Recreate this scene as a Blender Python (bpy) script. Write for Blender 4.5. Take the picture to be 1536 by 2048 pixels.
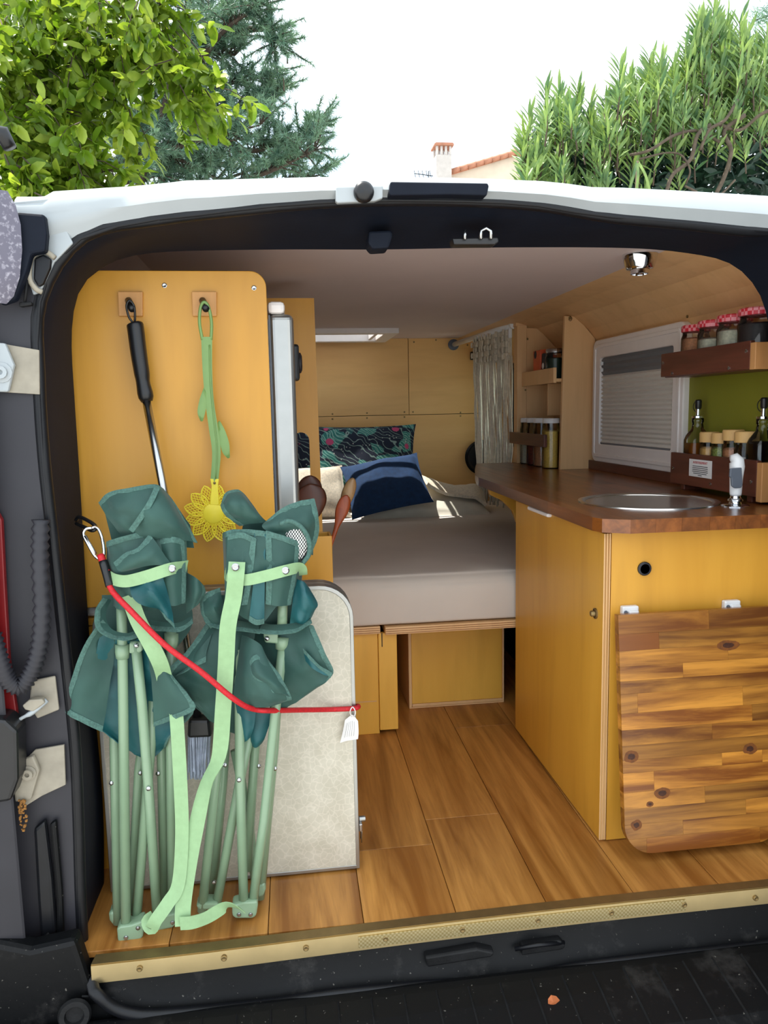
import bpy, bmesh, math, random
import numpy as np
from mathutils import Vector, Matrix, noise
random.seed(7)
SC = bpy.context.scene
COL = SC.collection
for o in list(bpy.data.objects): bpy.data.objects.remove(o)

# ------------------------------------------------------------------ camera
# x right, y into the van, z up; z=0 van floor, y=0 rear edge of the floor (metres)
FPX = 1538.0
CAMP = Vector((0.0, -1.37, 0.93))
PITCH, YAW, ROLL = [math.radians(a) for a in (7.48, 7.45, -1.145)]
fwd = Vector((math.sin(YAW)*math.cos(PITCH), math.cos(YAW)*math.cos(PITCH), -math.sin(PITCH)))
rt0 = Vector((math.cos(YAW), -math.sin(YAW), 0))
up0 = rt0.cross(fwd)
rt = math.cos(ROLL)*rt0 + math.sin(ROLL)*up0
up = -math.sin(ROLL)*rt0 + math.cos(ROLL)*up0
cd = bpy.data.cameras.new('camera'); cam = bpy.data.objects.new('camera', cd); COL.objects.link(cam)
cd.sensor_fit = 'VERTICAL'; cd.sensor_height = 24; cd.sensor_width = 18; cd.lens = FPX/2048*24
cd.clip_start = .02; cd.clip_end = 300
m = Matrix.Identity(4)
for i in range(3):
    m[i][0] = rt[i]; m[i][1] = up[i]; m[i][2] = -fwd[i]; m[i][3] = CAMP[i]
cam.matrix_world = m
SC.camera = cam

def at(px, py, **k):
    """world point seen at a photo pixel, on the plane x=, y= or z="""
    d = fwd + rt*((px-768)/FPX) - up*((py-1024)/FPX)
    (ax, v), = k.items()
    i = 'xyz'.index(ax)
    return CAMP + d*((v-CAMP[i])/d[i])

# ------------------------------------------------------------------ world and sun
W = bpy.data.worlds.new('sky'); SC.world = W; W.use_nodes = True
nt = W.node_tree; nt.nodes.clear()
out = nt.nodes.new('ShaderNodeOutputWorld'); bg = nt.nodes.new('ShaderNodeBackground')
tc = nt.nodes.new('ShaderNodeTexCoord'); nz = nt.nodes.new('ShaderNodeTexNoise'); rp = nt.nodes.new('ShaderNodeValToRGB')
nz.inputs['Scale'].default_value = 2.6; nz.inputs['Detail'].default_value = 6; nz.inputs['Roughness'].default_value = .55
rp.color_ramp.elements[0].position = .38; rp.color_ramp.elements[0].color = (.60, .79, 1.0, 1)
rp.color_ramp.elements[1].position = .56; rp.color_ramp.elements[1].color = (.95, .985, 1.0, 1)
nt.links.new(tc.outputs['Generated'], nz.inputs['Vector']); nt.links.new(nz.outputs[0], rp.inputs[0])
nt.links.new(rp.outputs[0], bg.inputs[0]); bg.inputs[1].default_value = 1.35
nt.links.new(bg.outputs[0], out.inputs[0])
sd = bpy.data.lights.new('sun', 'SUN'); sun = bpy.data.objects.new('sun', sd); COL.objects.link(sun)
sd.energy = 6.0; sd.angle = .009; sd.color = (1, .95, .86)
sun.rotation_euler = Vector((.34, -.22, -.91)).to_track_quat('-Z', 'Y').to_euler()
sun.location = (0, 3, 8)
vs = SC.view_settings
vs.view_transform = 'Standard'; vs.look = 'None'; vs.gamma = 1; vs.use_curve_mapping = False
vs.exposure = 0.75

# ------------------------------------------------------------------ helpers
def S(r, g, b):
    f = lambda c: (c/255/12.92) if c/255 <= .04045 else ((c/255+.055)/1.055)**2.4
    return (f(r), f(g), f(b), 1)
MATS = {}
def nm(name):
    mt = bpy.data.materials.new(name); mt.use_nodes = True
    t = mt.node_tree; b = t.nodes['Principled BSDF']; MATS[name] = mt
    return mt, t, b
def coords(t, scale=(1, 1, 1), rnd=False):
    c = t.nodes.new('ShaderNodeTexCoord'); mp = t.nodes.new('ShaderNodeMapping'); mp.inputs['Scale'].default_value = scale
    t.links.new(c.outputs['Object'], mp.inputs['Vector'])
    if rnd:
        oi = t.nodes.new('ShaderNodeObjectInfo'); mu = t.nodes.new('ShaderNodeMath'); mu.operation = 'MULTIPLY'; mu.inputs[1].default_value = 37
        t.links.new(oi.outputs['Random'], mu.inputs[0]); t.links.new(mu.outputs[0], mp.inputs['Location'])
    return mp.outputs[0]
def noise_n(t, vec, scale, detail=4, rough=.55, dist=0):
    n = t.nodes.new('ShaderNodeTexNoise'); n.inputs['Scale'].default_value = scale; n.inputs['Detail'].default_value = detail
    n.inputs['Roughness'].default_value = rough; n.inputs['Distortion'].default_value = dist
    t.links.new(vec, n.inputs['Vector']); return n.outputs[0]
def ramp(t, fac, stops):
    r = t.nodes.new('ShaderNodeValToRGB'); cr = r.color_ramp
    while len(cr.elements) < len(stops): cr.elements.new(.5)
    for e, (p, c) in zip(cr.elements, stops): e.position = p; e.color = c
    t.links.new(fac, r.inputs[0]); return r.outputs[0]
def mixc(t, a, b, fac, mode='MIX'):
    m = t.nodes.new('ShaderNodeMix'); m.data_type = 'RGBA'; m.blend_type = mode
    for s, v in ((m.inputs[0], fac), (m.inputs[6], a), (m.inputs[7], b)):
        if hasattr(v, 'is_linked'): t.links.new(v, s)
        else: s.default_value = v
    return m.outputs[2]
def bump(t, b, h, strength=.2, dist=.002):
    n = t.nodes.new('ShaderNodeBump'); n.inputs['Strength'].default_value = strength; n.inputs['Distance'].default_value = dist
    t.links.new(h, n.inputs['Height']); t.links.new(n.outputs[0], b.inputs['Normal'])
def plain(name, c, rough=.5, metal=0, var=.12, vscale=30, bmp=0, spec=.5, coat=0):
    mt, t, b = nm(name)
    v = coords(t); n = noise_n(t, v, vscale)
    d = tuple(x*(1-var) for x in c[:3])+(1,); l = tuple(min(1, x*(1+var)) for x in c[:3])+(1,)
    t.links.new(ramp(t, n, [(.3, d), (.7, l)]), b.inputs['Base Color'])
    b.inputs['Roughness'].default_value = rough; b.inputs['Metallic'].default_value = metal
    b.inputs['Specular IOR Level'].default_value = spec; b.inputs['Coat Weight'].default_value = coat
    if bmp: bump(t, b, noise_n(t, v, vscale*6), bmp)
    return mt
def wood(name, c1, c2, grain='z', rough=.45, rnd=0, along=1.2, across=14, contrast=(.3, .72), knots=None, coat=0, bmp=.05, hue=0):
    mt, t, b = nm(name)
    sc = [across]*3; sc['xyz'.index(grain)] = along
    v = coords(t, sc, rnd > 0)
    n1 = noise_n(t, v, 1.0, 6, .6, .6); n2 = noise_n(t, v, 5.0, 3, .6)
    c = ramp(t, n1, [(contrast[0], c1), (contrast[1], c2)])
    dk = tuple(x*.82 for x in c1[:3])+(1,)
    c = mixc(t, c, dk, ramp(t, n2, [(.5, (0, 0, 0, 1)), (.85, (.55, .55, .55, 1))]))
    if knots:
        sk = [6]*3; sk['xyz'.index(grain)] = 3.2
        vo = t.nodes.new('ShaderNodeTexVoronoi'); vo.inputs['Scale'].default_value = 1.0
        t.links.new(coords(t, sk, True), vo.inputs['Vector'])
        c = mixc(t, c, knots, ramp(t, vo.outputs['Distance'], [(.05, (1, 1, 1, 1)), (.17, (0, 0, 0, 1))]))
    if rnd:
        oi = t.nodes.new('ShaderNodeObjectInfo'); hs = t.nodes.new('ShaderNodeHueSaturation')
        mr = t.nodes.new('ShaderNodeMapRange'); mr.inputs[3].default_value = 1-rnd; mr.inputs[4].default_value = 1+rnd
        t.links.new(oi.outputs['Random'], mr.inputs[0]); t.links.new(mr.outputs[0], hs.inputs['Value'])
        t.links.new(c, hs.inputs['Color']); c = hs.outputs[0]
    t.links.new(c, b.inputs['Base Color']); b.inputs['Roughness'].default_value = rough
    b.inputs['Coat Weight'].default_value = coat; b.inputs['Coat Roughness'].default_value = .2
    if bmp: bump(t, b, n2, bmp)
    return mt
def glassy(name, c=(1, 1, 1, 1), rough=.02, ior=1.45):
    mt, t, b = nm(name)
    n = noise_n(t, coords(t), 8)
    t.links.new(ramp(t, n, [(0, c), (1, tuple(x*.96 for x in c[:3])+(1,))]), b.inputs['Base Color'])
    b.inputs['Transmission Weight'].default_value = 1; b.inputs['Roughness'].default_value = rough; b.inputs['IOR'].default_value = ior
    return mt
def leafmat(name, c1, c2, tr=.45):
    mt, t, b = nm(name); t.nodes.remove(b)
    o = t.nodes['Material Output']; oi = t.nodes.new('ShaderNodeObjectInfo')
    n = noise_n(t, coords(t), 6)
    ad = t.nodes.new('ShaderNodeMath'); ad.operation = 'ADD'; mu = t.nodes.new('ShaderNodeMath'); mu.operation = 'MULTIPLY'; mu.inputs[1].default_value = .4
    t.links.new(oi.outputs['Random'], mu.inputs[0]); t.links.new(mu.outputs[0], ad.inputs[0])
    sb = t.nodes.new('ShaderNodeMath'); sb.operation = 'SUBTRACT'; sb.inputs[1].default_value = .2
    t.links.new(n, sb.inputs[0]); t.links.new(sb.outputs[0], ad.inputs[1])
    c = ramp(t, ad.outputs[0], [(.3, c1), (.7, c2)])
    d = t.nodes.new('ShaderNodeBsdfPrincipled'); d.inputs['Roughness'].default_value = .4
    tl = t.nodes.new('ShaderNodeBsdfTranslucent'); mx = t.nodes.new('ShaderNodeMixShader'); mx.inputs[0].default_value = tr
    t.links.new(c, d.inputs['Base Color']); t.links.new(mixc(t, c, (1, .95, .3, 1), .6, 'MULTIPLY'), tl.inputs[0])
    t.links.new(d.outputs[0], mx.inputs[1]); t.links.new(tl.outputs[0], mx.inputs[2]); t.links.new(mx.outputs[0], o.inputs[0])
    return mt

WL = {}                      # world origin of every object built
def thing(name, label, cat, loc=(0, 0, 0), group=None):
    o = bpy.data.objects.new(name, None); COL.objects.link(o); o.empty_display_size = .05
    o.location = loc; WL[o.name] = Vector(loc); o['label'] = label; o['category'] = cat
    if group: o['group'] = group
    return o
def struct(name, loc=(0, 0, 0)):
    o = bpy.data.objects.new(name, None); COL.objects.link(o); o.empty_display_size = .05
    o.location = loc; WL[o.name] = Vector(loc); o['kind'] = 'structure'; return o
def tag(o, label, cat, group=None):
    o['label'] = label; o['category'] = cat
    if group: o['group'] = group
    return o
def mk(name, verts, faces, mat, parent=None, smooth=False, bevel=0, solid=0, sub=0, loc=None, seg=2):
    verts = [Vector(v) for v in verts]
    if loc is None:
        lo = [min(v[i] for v in verts) for i in range(3)]; hi = [max(v[i] for v in verts) for i in range(3)]
        loc = Vector([(a+b)/2 for a, b in zip(lo, hi)])
        if parent is None: loc.z = lo[2]
    else: loc = Vector(loc)
    me = bpy.data.meshes.new(name); me.from_pydata([v-loc for v in verts], [], faces); me.update()
    bm = bmesh.new(); bm.from_mesh(me); bmesh.ops.recalc_face_normals(bm, faces=bm.faces); bm.to_mesh(me); bm.free()
    if smooth:
        for p in me.polygons: p.use_smooth = True
    me.materials.append(MATS[mat] if isinstance(mat, str) else mat)
    o = bpy.data.objects.new(name, me); COL.objects.link(o); WL[o.name] = loc
    if parent: o.parent = parent; o.location = loc-WL[parent.name]
    else: o.location = loc
    if solid:
        md = o.modifiers.new('solid', 'SOLIDIFY'); md.thickness = solid; md.offset = 0
        if smooth: md = o.modifiers.new('edge', 'EDGE_SPLIT'); md.split_angle = .9
    if sub:
        md = o.modifiers.new('sub', 'SUBSURF'); md.levels = md.render_levels = sub
    if bevel:
        md = o.modifiers.new('bevel', 'BEVEL'); md.width = bevel; md.segments = seg; md.limit_method = 'ANGLE'; md.angle_limit = .6
    return o
BF = [(0, 1, 3, 2), (4, 6, 7, 5), (0, 4, 5, 1), (2, 3, 7, 6), (0, 2, 6, 4), (1, 5, 7, 3)]
def box(name, x0, x1, y0, y1, z0, z1, mat, parent=None, bevel=.0015, **k):
    return mk(name, [(x, y, z) for x in (x0, x1) for y in (y0, y1) for z in (z0, z1)], BF, mat, parent, bevel=bevel, **k)
def prism(name, poly, axis, a, b, mat, parent=None, bevel=0, **k):
    """extrude a 2-D polygon along an axis between a and b"""
    f = {'x': lambda p, v: (v, p[0], p[1]), 'y': lambda p, v: (p[0], v, p[1]), 'z': lambda p, v: (p[0], p[1], v)}[axis]
    n = len(poly)
    vs_ = [f(p, a) for p in poly]+[f(p, b) for p in poly]
    fs = [tuple(range(n)), tuple(range(2*n-1, n-1, -1))]+[(i, (i+1) % n, (i+1) % n+n, i+n) for i in range(n)]
    return mk(name, vs_, fs, mat, parent, bevel=bevel, **k)
def rrect(x0, x1, z0, z1, r, corners='abcd', n=6):
    """rounded rectangle; corners a=x0z0 b=x1z0 c=x1z1 d=x0z1"""
    out = []
    for key, cx, cz, s in (('a', x0, z0, 180), ('b', x1, z0, 270), ('c', x1, z1, 0), ('d', x0, z1, 90)):
        sx = 1 if cx == x0 else -1; sz = 1 if cz == z0 else -1
        if key in corners and r > 0:
            for i in range(n+1):
                a = math.radians(s+90*i/n); out.append((cx+sx*r+r*math.cos(a), cz+sz*r+r*math.sin(a)))
        else: out.append((cx, cz))
    return out
def tube_vf(pts, r, n=10, closed=False, caps=True):
    pts = [Vector(p) for p in pts]; N = len(pts)
    rs = r if isinstance(r, (list, tuple)) else [r]*N
    V, F = [], []; prev = None
    for i, p in enumerate(pts):
        a = pts[(i-1) % N] if (closed or i > 0) else p; b = pts[(i+1) % N] if (closed or i < N-1) else p
        t = (b-a).normalized()
        if prev is None:
            prev = t.cross(Vector((0, 0, 1)) if abs(t.z) < .9 else Vector((1, 0, 0))).normalized()
        u = (prev-t*prev.dot(t)).normalized(); prev = u; w = t.cross(u)
        for k in range(n):
            an = 2*math.pi*k/n; V.append(p+(u*math.cos(an)+w*math.sin(an))*rs[i])
    for i in range(N if closed else N-1):
        j = (i+1) % N
        for k in range(n): F.append((i*n+k, i*n+(k+1) % n, j*n+(k+1) % n, j*n+k))
    if not closed and caps: F.append(tuple(range(n-1, -1, -1))); F.append(tuple((N-1)*n+k for k in range(n)))
    return V, F
def tube(name, pts, r, mat, parent=None, n=10, closed=False, **k):
    V, F = tube_vf(pts, r, n, closed); return mk(name, V, F, mat, parent, smooth=True, **k)
def join(parts):
    V, F = [], []
    for v, f in parts:
        o = len(V); V += list(v); F += [tuple(i+o for i in q) for q in f]
    return V, F
def box_vf(x0, x1, y0, y1, z0, z1):
    return [Vector((x, y, z)) for x in (x0, x1) for y in (y0, y1) for z in (z0, z1)], BF
def lathe(name, prof, c, mat, parent=None, n=24, axis=(0, 0, 1), smooth=True, **k):
    """profile [(radius, height)] turned about an axis through c"""
    ax = Vector(axis).normalized(); q = Vector((0, 0, 1)).rotation_difference(ax); c = Vector(c)
    V, F = [], []; m_ = len(prof)
    for r, h in prof:
        for i in range(n):
            a = 2*math.pi*i/n; V.append(c+q @ Vector((max(r, 1e-5)*math.cos(a), max(r, 1e-5)*math.sin(a), h)))
    for j in range(m_-1):
        for i in range(n): F.append((j*n+i, j*n+(i+1) % n, (j+1)*n+(i+1) % n, (j+1)*n+i))
    if prof[0][0] > 0: F.append(tuple(range(n-1, -1, -1)))
    if prof[-1][0] > 0: F.append(tuple((m_-1)*n+i for i in range(n)))
    o = mk(name, V, F, mat, parent, smooth=smooth, **k)
    if smooth:
        md = o.modifiers.new('edge', 'EDGE_SPLIT'); md.split_angle = .7
    return o
def crom(P, t):
    """Catmull-Rom through points P, t in 0..len-1"""
    n = len(P); i = min(int(t), n-2); u = t-i
    p1, p2 = P[i], P[i+1]
    p0 = P[i-1] if i > 0 else p1*2-p2
    p3 = P[i+2] if i+2 < n else p2*2-p1
    return .5*((2*p1)+(p2-p0)*u+(2*p0-5*p1+4*p2-p3)*u*u+(3*p1-p0-3*p2+p3)*u**3)
def smooth_path(P, sub=6):
    P = [Vector(p) for p in P]
    return [crom(P, i/sub) for i in range((len(P)-1)*sub+1)]
def ppath(L, sub=5):
    """smooth world path from (px, py, y) pixels with depth"""
    return smooth_path([at(a, b, y=c) for a, b, c in L], sub)
def grid_surf(rows, sub=5):
    R = [smooth_path(r, sub) for r in rows]
    nc = len(R[0]); colz = [smooth_path([r[j] for r in R], sub) for j in range(nc)]
    return [[colz[j][i] for j in range(nc)] for i in range(len(colz[0]))]
def grid_vf(G):
    nr, nc = len(G), len(G[0])
    return [v for r in G for v in r], [(i*nc+j, i*nc+j+1, (i+1)*nc+j+1, (i+1)*nc+j) for i in range(nr-1) for j in range(nc-1)]
def cloth(name, rows, parent, mat='chair_cloth', hem='', wr=.0016, sub=5, thick=.0016, hemmat='chair_hem', hw=.009, seed=0):
    """cloth sheet through control points (px, py, depth); hems along the named sides t b l r"""
    G = grid_surf([[at(a, b, y=c) for a, b, c in r] for r in rows], sub)
    for i, r in enumerate(G):
        for j, v in enumerate(r):
            q = v*26+Vector((seed*3.1, seed, 0))
            G[i][j] = v+Vector((0, 1, 0))*(noise.noise(q)*wr*3+noise.noise(q*2.7)*wr*1.8)
    V, F = grid_vf(G)
    o = mk(name, V, F, mat, parent, smooth=True, solid=thick)
    for h in hem:
        e = {'t': (G[0], G[1]), 'b': (G[-1], G[-2]), 'l': ([r[0] for r in G], [r[1] for r in G]), 'r': ([r[-1] for r in G], [r[-2] for r in G])}[h]
        rw = []
        for a, b in zip(*e):
            d = (b-a); d = d.normalized()*hw if d.length > 1e-6 else d
            off = Vector((0, -.0012, 0)); rw.append([a-d*.1+off, a+d*.45+off*1.7, a+d+off])
        V, F = grid_vf(rw); mk('hem', V, F, hemmat, o, smooth=True, solid=.0012)
    return o
def ribbon(name, L, w, mat, parent=None, sub=5, face=(0, -1, 0), thick=.0014, twist=None):
    """flat strap along world points, width w, facing 'face'"""
    P = smooth_path(L, sub); G = []
    for i, p in enumerate(P):
        t = (P[min(i+1, len(P)-1)]-P[max(i-1, 0)]).normalized(); f = Vector(face)
        if twist: f = Matrix.Rotation(crom([Vector((a, 0, 0)) for a in twist], i/(len(P)-1)*(len(twist)-1)).x, 3, t) @ f
        s = t.cross(f).normalized()*w/2
        G.append([p-s, p, p+s])
    V, F = grid_vf(G); return mk(name, V, F, mat, parent, smooth=True, solid=thick)
def screw(p, parent, r=.004, axis=(0, -1, 0), mat='steel'):
    return lathe('screw', [(r, -.002), (r, .0008), (r*.75, .0014), (r*.3, .0008), (0, .0006)], p, mat, parent, n=10, axis=axis)
def copy_tree(o, loc, parent=None):
    c = o.copy(); COL.objects.link(c); WL[c.name] = Vector(loc); c.location = loc
    if parent: c.parent = parent
    for ch in o.children:
        d = ch.copy(); COL.objects.link(d); d.parent = c
        for g in ch.children:
            e = g.copy(); COL.objects.link(e); e.parent = d
    return c
# ------------------------------------------------------------------ materials
wood('ply', S(202, 142, 42), S(222, 164, 60), 'z', .42, along=.5, across=3.5, coat=.12, bmp=.02)
wood('ply_box', S(228, 170, 62), S(242, 190, 82), 'z', .45, along=.6, across=4, bmp=.02)  # yellower ply, its colour also lightened to offset dim light under the bed
wood('ply_x', S(220, 168, 96), S(236, 190, 120), 'x', .45, along=.5, across=3.5, bmp=.02)
wood('ply_pale', S(218, 172, 118), S(232, 190, 138), 'z', .5, along=.6, across=5, bmp=.02)
wood('ply_pale_x', S(206, 166, 124), S(218, 180, 138), 'y', .55, along=.5, across=3, bmp=.01)
wood('ply_edge', S(150, 100, 52), S(226, 184, 124), 'y', .6, along=.3, across=160, contrast=(.42, .56), bmp=0)
wood('ply_edge_z', S(150, 100, 52), S(226, 184, 124), 'z', .6, along=.3, across=160, contrast=(.42, .56), bmp=0)
wood('plank', S(140, 86, 32), S(204, 144, 72), 'y', .38, rnd=.10, along=1.3, across=18, contrast=(.36, .66), bmp=.08)
wood('stave', S(112, 60, 8), S(196, 132, 48), 'x', .35, rnd=.34, along=2.0, across=22, contrast=(.38, .62), coat=.2, bmp=.04)
plain('knot', S(62, 28, 8), .5, var=.5, vscale=120); plain('knot_halo', S(112, 62, 14), .5, var=.35, vscale=90)
plain('ply_glue', S(150, 96, 48), .6, var=.2, vscale=80)
wood('top_stave', S(92, 48, 16), S(148, 86, 36), 'y', .3, rnd=.28, along=2.2, across=26, coat=.3, bmp=.04)
wood('dark_wood', S(76, 38, 28), S(112, 60, 44), 'y', .4, along=2, across=26, bmp=.05)
wood('shelf_end', S(176, 118, 66), S(206, 152, 96), 'z', .5, along=2, across=20)
wood('utensil_dark', S(58, 26, 14), S(96, 46, 26), 'z', .4, along=3, across=30)
wood('utensil_red', S(126, 52, 22), S(168, 78, 36), 'z', .35, along=3, across=30)
wood('utensil_tan', S(140, 104, 66), S(176, 140, 98), 'z', .4, along=3, across=30)
wood('hook_wood', S(206, 146, 84), S(222, 166, 100), 'z', .5, along=2, across=14)
wood('cork', S(206, 160, 96), S(226, 184, 120), 'z', .6, along=4, across=14)
plain('white_paint', S(166, 172, 174), .32, var=.06, vscale=6, coat=.3)
plain('dirty_paint', S(150, 142, 126), .5, var=.25, vscale=18)
plain('trim_black', S(20, 25, 36), .6, var=.15, vscale=14, bmp=.1, spec=.15)
plain('trim_panel', S(40, 39, 45), .55, var=.12, vscale=10, bmp=.1)  # dark grey with the lavender cast of lens flare put into it
plain('rubber', S(16, 17, 21), .42, var=.2, vscale=40, bmp=.05, spec=.35)
plain('black_plastic', S(22, 22, 24), .35, var=.15)
plain('black_matte', S(16, 17, 19), .7, var=.2)
mt, t, b = nm('bumper_black'); v = coords(t)
c = mixc(t, S(7, 8, 10), S(66, 64, 62), ramp(t, noise_n(t, v, 7, 8, .7), [(.56, (0, 0, 0, 1)), (.78, (.8, .8, .8, 1))]))
c = mixc(t, c, S(120, 116, 108), ramp(t, noise_n(t, v, 140, 2), [(.70, (0, 0, 0, 1)), (.76, (.7, .7, .7, 1))]))
t.links.new(c, b.inputs['Base Color']); b.inputs['Roughness'].default_value = .5; b.inputs['Specular IOR Level'].default_value = .25
bump(t, b, noise_n(t, v, 30, 5), .3)
plain('grime', S(22, 22, 23), .6, var=.5, vscale=25, bmp=.3, spec=.3)
plain('steel', S(186, 186, 186), .25, 1, var=.05)
plain('chrome', S(226, 228, 232), .06, 1, var=.02)
plain('sink_steel', S(226, 224, 220), .24, 1, var=.04)
plain('brass', S(220, 198, 148), .36, 1, var=.08, vscale=12)
plain('brass_dark', S(140, 118, 78), .45, .8, var=.1)
plain('alu', S(170, 170, 166), .35, .9, var=.04)
plain('white_plastic', S(226, 226, 226), .35, var=.02)
plain('frame_white', S(236, 228, 222), .45, var=.02)
plain('grey_plastic', S(92, 98, 108), .45, var=.05)
plain('red_plastic', S(120, 14, 18), .4, var=.1)
plain('olive_paint', S(130, 128, 32), .6, var=.05, vscale=5)
plain('bristle', S(176, 184, 200), .7, var=.2, vscale=60)
plain('chair_hem', S(76, 112, 102), .7, var=.3, vscale=260, bmp=.6)
plain('chair_tube', S(134, 160, 130), .32, var=.03, coat=.2)
plain('strap', S(146, 180, 132), .65, var=.06, vscale=90)
plain('red_cord', S(196, 22, 34), .55, var=.2, vscale=260, bmp=.3)
plain('swat_green', S(118, 150, 84), .4, var=.05)
plain('swat_yellow', S(226, 206, 50), .45, var=.05)
plain('sheet', S(206, 194, 182), .85, var=.05, vscale=4, bmp=.05)
plain('navy_cloth', S(14, 48, 84), .9, var=.2, vscale=60, bmp=.2)
plain('pillow_grey', S(204, 196, 178), .85, var=.05)
plain('fleece', S(226, 212, 188), .95, var=.18, vscale=120, bmp=1)
plain('macrame', S(214, 204, 184), .9, var=.12, vscale=80, bmp=.3)
plain('paper', S(232, 228, 224), .7, var=.03)
plain('ink', S(60, 56, 56), .8, var=.05)
plain('ink_red', S(178, 30, 36), .8, var=.05)
plain('blind_cloth', S(226, 220, 210), .8, var=.03)
plain('blind_grey', S(118, 118, 120), .7, var=.04)
plain('orange_tin', S(206, 84, 44), .5, var=.1)
plain('dark_green', S(40, 62, 50), .3, var=.1)
plain('pasta', S(214, 176, 84), .7, var=.15, vscale=160)
plain('lentils', S(186, 128, 90), .8, var=.3, vscale=220)
plain('grains_pale', S(196, 190, 170), .8, var=.2, vscale=200)
plain('beans_dark', S(36, 26, 28), .6, var=.6, vscale=160)
plain('chilli', S(108, 34, 28), .7, var=.4, vscale=150)
plain('herbs', S(134, 140, 72), .9, var=.55, vscale=260)
plain('spice_tan', S(208, 162, 96), .9, var=.1, vscale=120)
plain('salt', S(236, 236, 236), .8, var=.03)
plain('oil', S(140, 78, 22), .1, var=.1); plain('vinegar', S(18, 10, 10), .08, var=.1)
plain('bark', S(70, 58, 48), .9, var=.4, vscale=12, bmp=.5)
plain('vine_bark', S(86, 74, 60), .9, var=.3, vscale=20, bmp=.4)
plain('plaster', S(206, 190, 168), .9, var=.12, vscale=2)
plain('roof_tile', S(170, 116, 90), .8, var=.2, vscale=4)
plain('chimney_render', S(190, 182, 174), .9, var=.12, vscale=5)
plain('gravel', S(168, 166, 162), .95, var=.15, vscale=14, bmp=.6)
plain('dry_leaf', S(186, 104, 58), .7, var=.2, vscale=30)
plain('rust_crumbs', S(150, 104, 50), .9, var=.3, vscale=60)
plain('ceiling_lining', S(204, 186, 182), .6, var=.04, vscale=3)

leafmat('leaf_lime', S(96, 128, 30), S(188, 206, 84), .5)
leafmat('leaf_pine', S(76, 112, 96), S(132, 164, 132), .2)  # needles lightened: lens flare haze put into the colour
leafmat('leaf_oleander', S(84, 122, 78), S(160, 186, 104), .35)
leafmat('leaf_dark', S(34, 60, 54), S(60, 92, 70), .15)  # inner oleander leaves, their shade put into the darker colour
# green coated polyester of the camp chairs
mt, t, b = nm('chair_cloth'); v = coords(t)
n = noise_n(t, v, 9); c = ramp(t, n, [(.3, S(24, 62, 56)), (.7, S(42, 82, 72))])
t.links.new(c, b.inputs['Base Color']); b.inputs['Roughness'].default_value = .62; b.inputs['Sheen Weight'].default_value = .15
bump(t, b, noise_n(t, v, 60, 3), .12)
mt, t, b = nm('chair_cloth_backlit'); v = coords(t)  # same cloth, teal where light shines through, put into the colour
n = noise_n(t, v, 9); c = ramp(t, n, [(.3, S(10, 66, 72)), (.7, S(28, 92, 94))])
t.links.new(c, b.inputs['Base Color']); b.inputs['Roughness'].default_value = .5
bump(t, b, noise_n(t, v, 60, 3), .12)
# crackle laminate of the folding table
mt, t, b = nm('laminate'); v = coords(t, (1, 1, 1))
vo = t.nodes.new('ShaderNodeTexVoronoi'); vo.feature = 'DISTANCE_TO_EDGE'; vo.inputs['Scale'].default_value = 75
va = t.nodes.new('ShaderNodeVectorMath'); va.operation = 'ADD'; nn = t.nodes.new('ShaderNodeTexNoise'); nn.inputs['Scale'].default_value = 40
vm = t.nodes.new('ShaderNodeVectorMath'); vm.operation = 'SCALE'; vm.inputs['Scale'].default_value = .02
t.links.new(v, nn.inputs['Vector']); t.links.new(nn.outputs['Color'], vm.inputs[0]); t.links.new(v, va.inputs[0]); t.links.new(vm.outputs[0], va.inputs[1])
t.links.new(va.outputs[0], vo.inputs['Vector'])
c = ramp(t, vo.outputs['Distance'], [(.0, S(222, 212, 194)), (.10, S(196, 188, 168))])
c = mixc(t, c, ramp(t, noise_n(t, v, 22), [(.35, S(186, 178, 158)), (.65, S(214, 206, 188))]), .5)
t.links.new(c, b.inputs['Base Color']); b.inputs['Roughness'].default_value = .42
# printed floral cotton: navy ground, teal leaves with veins, pink and red blossoms
mt, t, b = nm('floral'); v = coords(t)
def voro(scale, feat='F1', vec=v):
    n = t.nodes.new('ShaderNodeTexVoronoi'); n.feature = feat; n.inputs['Scale'].default_value = scale; t.links.new(vec, n.inputs['Vector']); return n
B0, W1 = (0, 0, 0, 1), (1, 1, 1, 1)
wr_ = t.nodes.new('ShaderNodeVectorMath'); wr_.operation = 'ADD'; ns_ = t.nodes.new('ShaderNodeTexNoise'); ns_.inputs['Scale'].default_value = 7
sc_ = t.nodes.new('ShaderNodeVectorMath'); sc_.operation = 'SCALE'; sc_.inputs['Scale'].default_value = .12
t.links.new(v, ns_.inputs['Vector']); t.links.new(ns_.outputs['Color'], sc_.inputs[0]); t.links.new(v, wr_.inputs[0]); t.links.new(sc_.outputs[0], wr_.inputs[1]); vw = wr_.outputs[0]
l1 = voro(11, 'F1', vw); le_ = voro(11, 'DISTANCE_TO_EDGE', vw)
pick = ramp(t, l1.outputs['Color'], [(.5, B0), (.52, W1)])
inside = ramp(t, le_.outputs['Distance'], [(.07, B0), (.10, W1)])
wv = t.nodes.new('ShaderNodeTexWave'); wv.bands_direction = 'DIAGONAL'; wv.inputs['Scale'].default_value = 26; wv.inputs['Distortion'].default_value = 3; t.links.new(vw, wv.inputs['Vector'])
leafc = mixc(t, S(40, 112, 104), S(120, 176, 160), ramp(t, wv.outputs[0], [(.78, B0), (.86, W1)]))
base = mixc(t, S(16, 26, 46), leafc, mixc(t, pick, inside, 1, 'MULTIPLY'))
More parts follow.
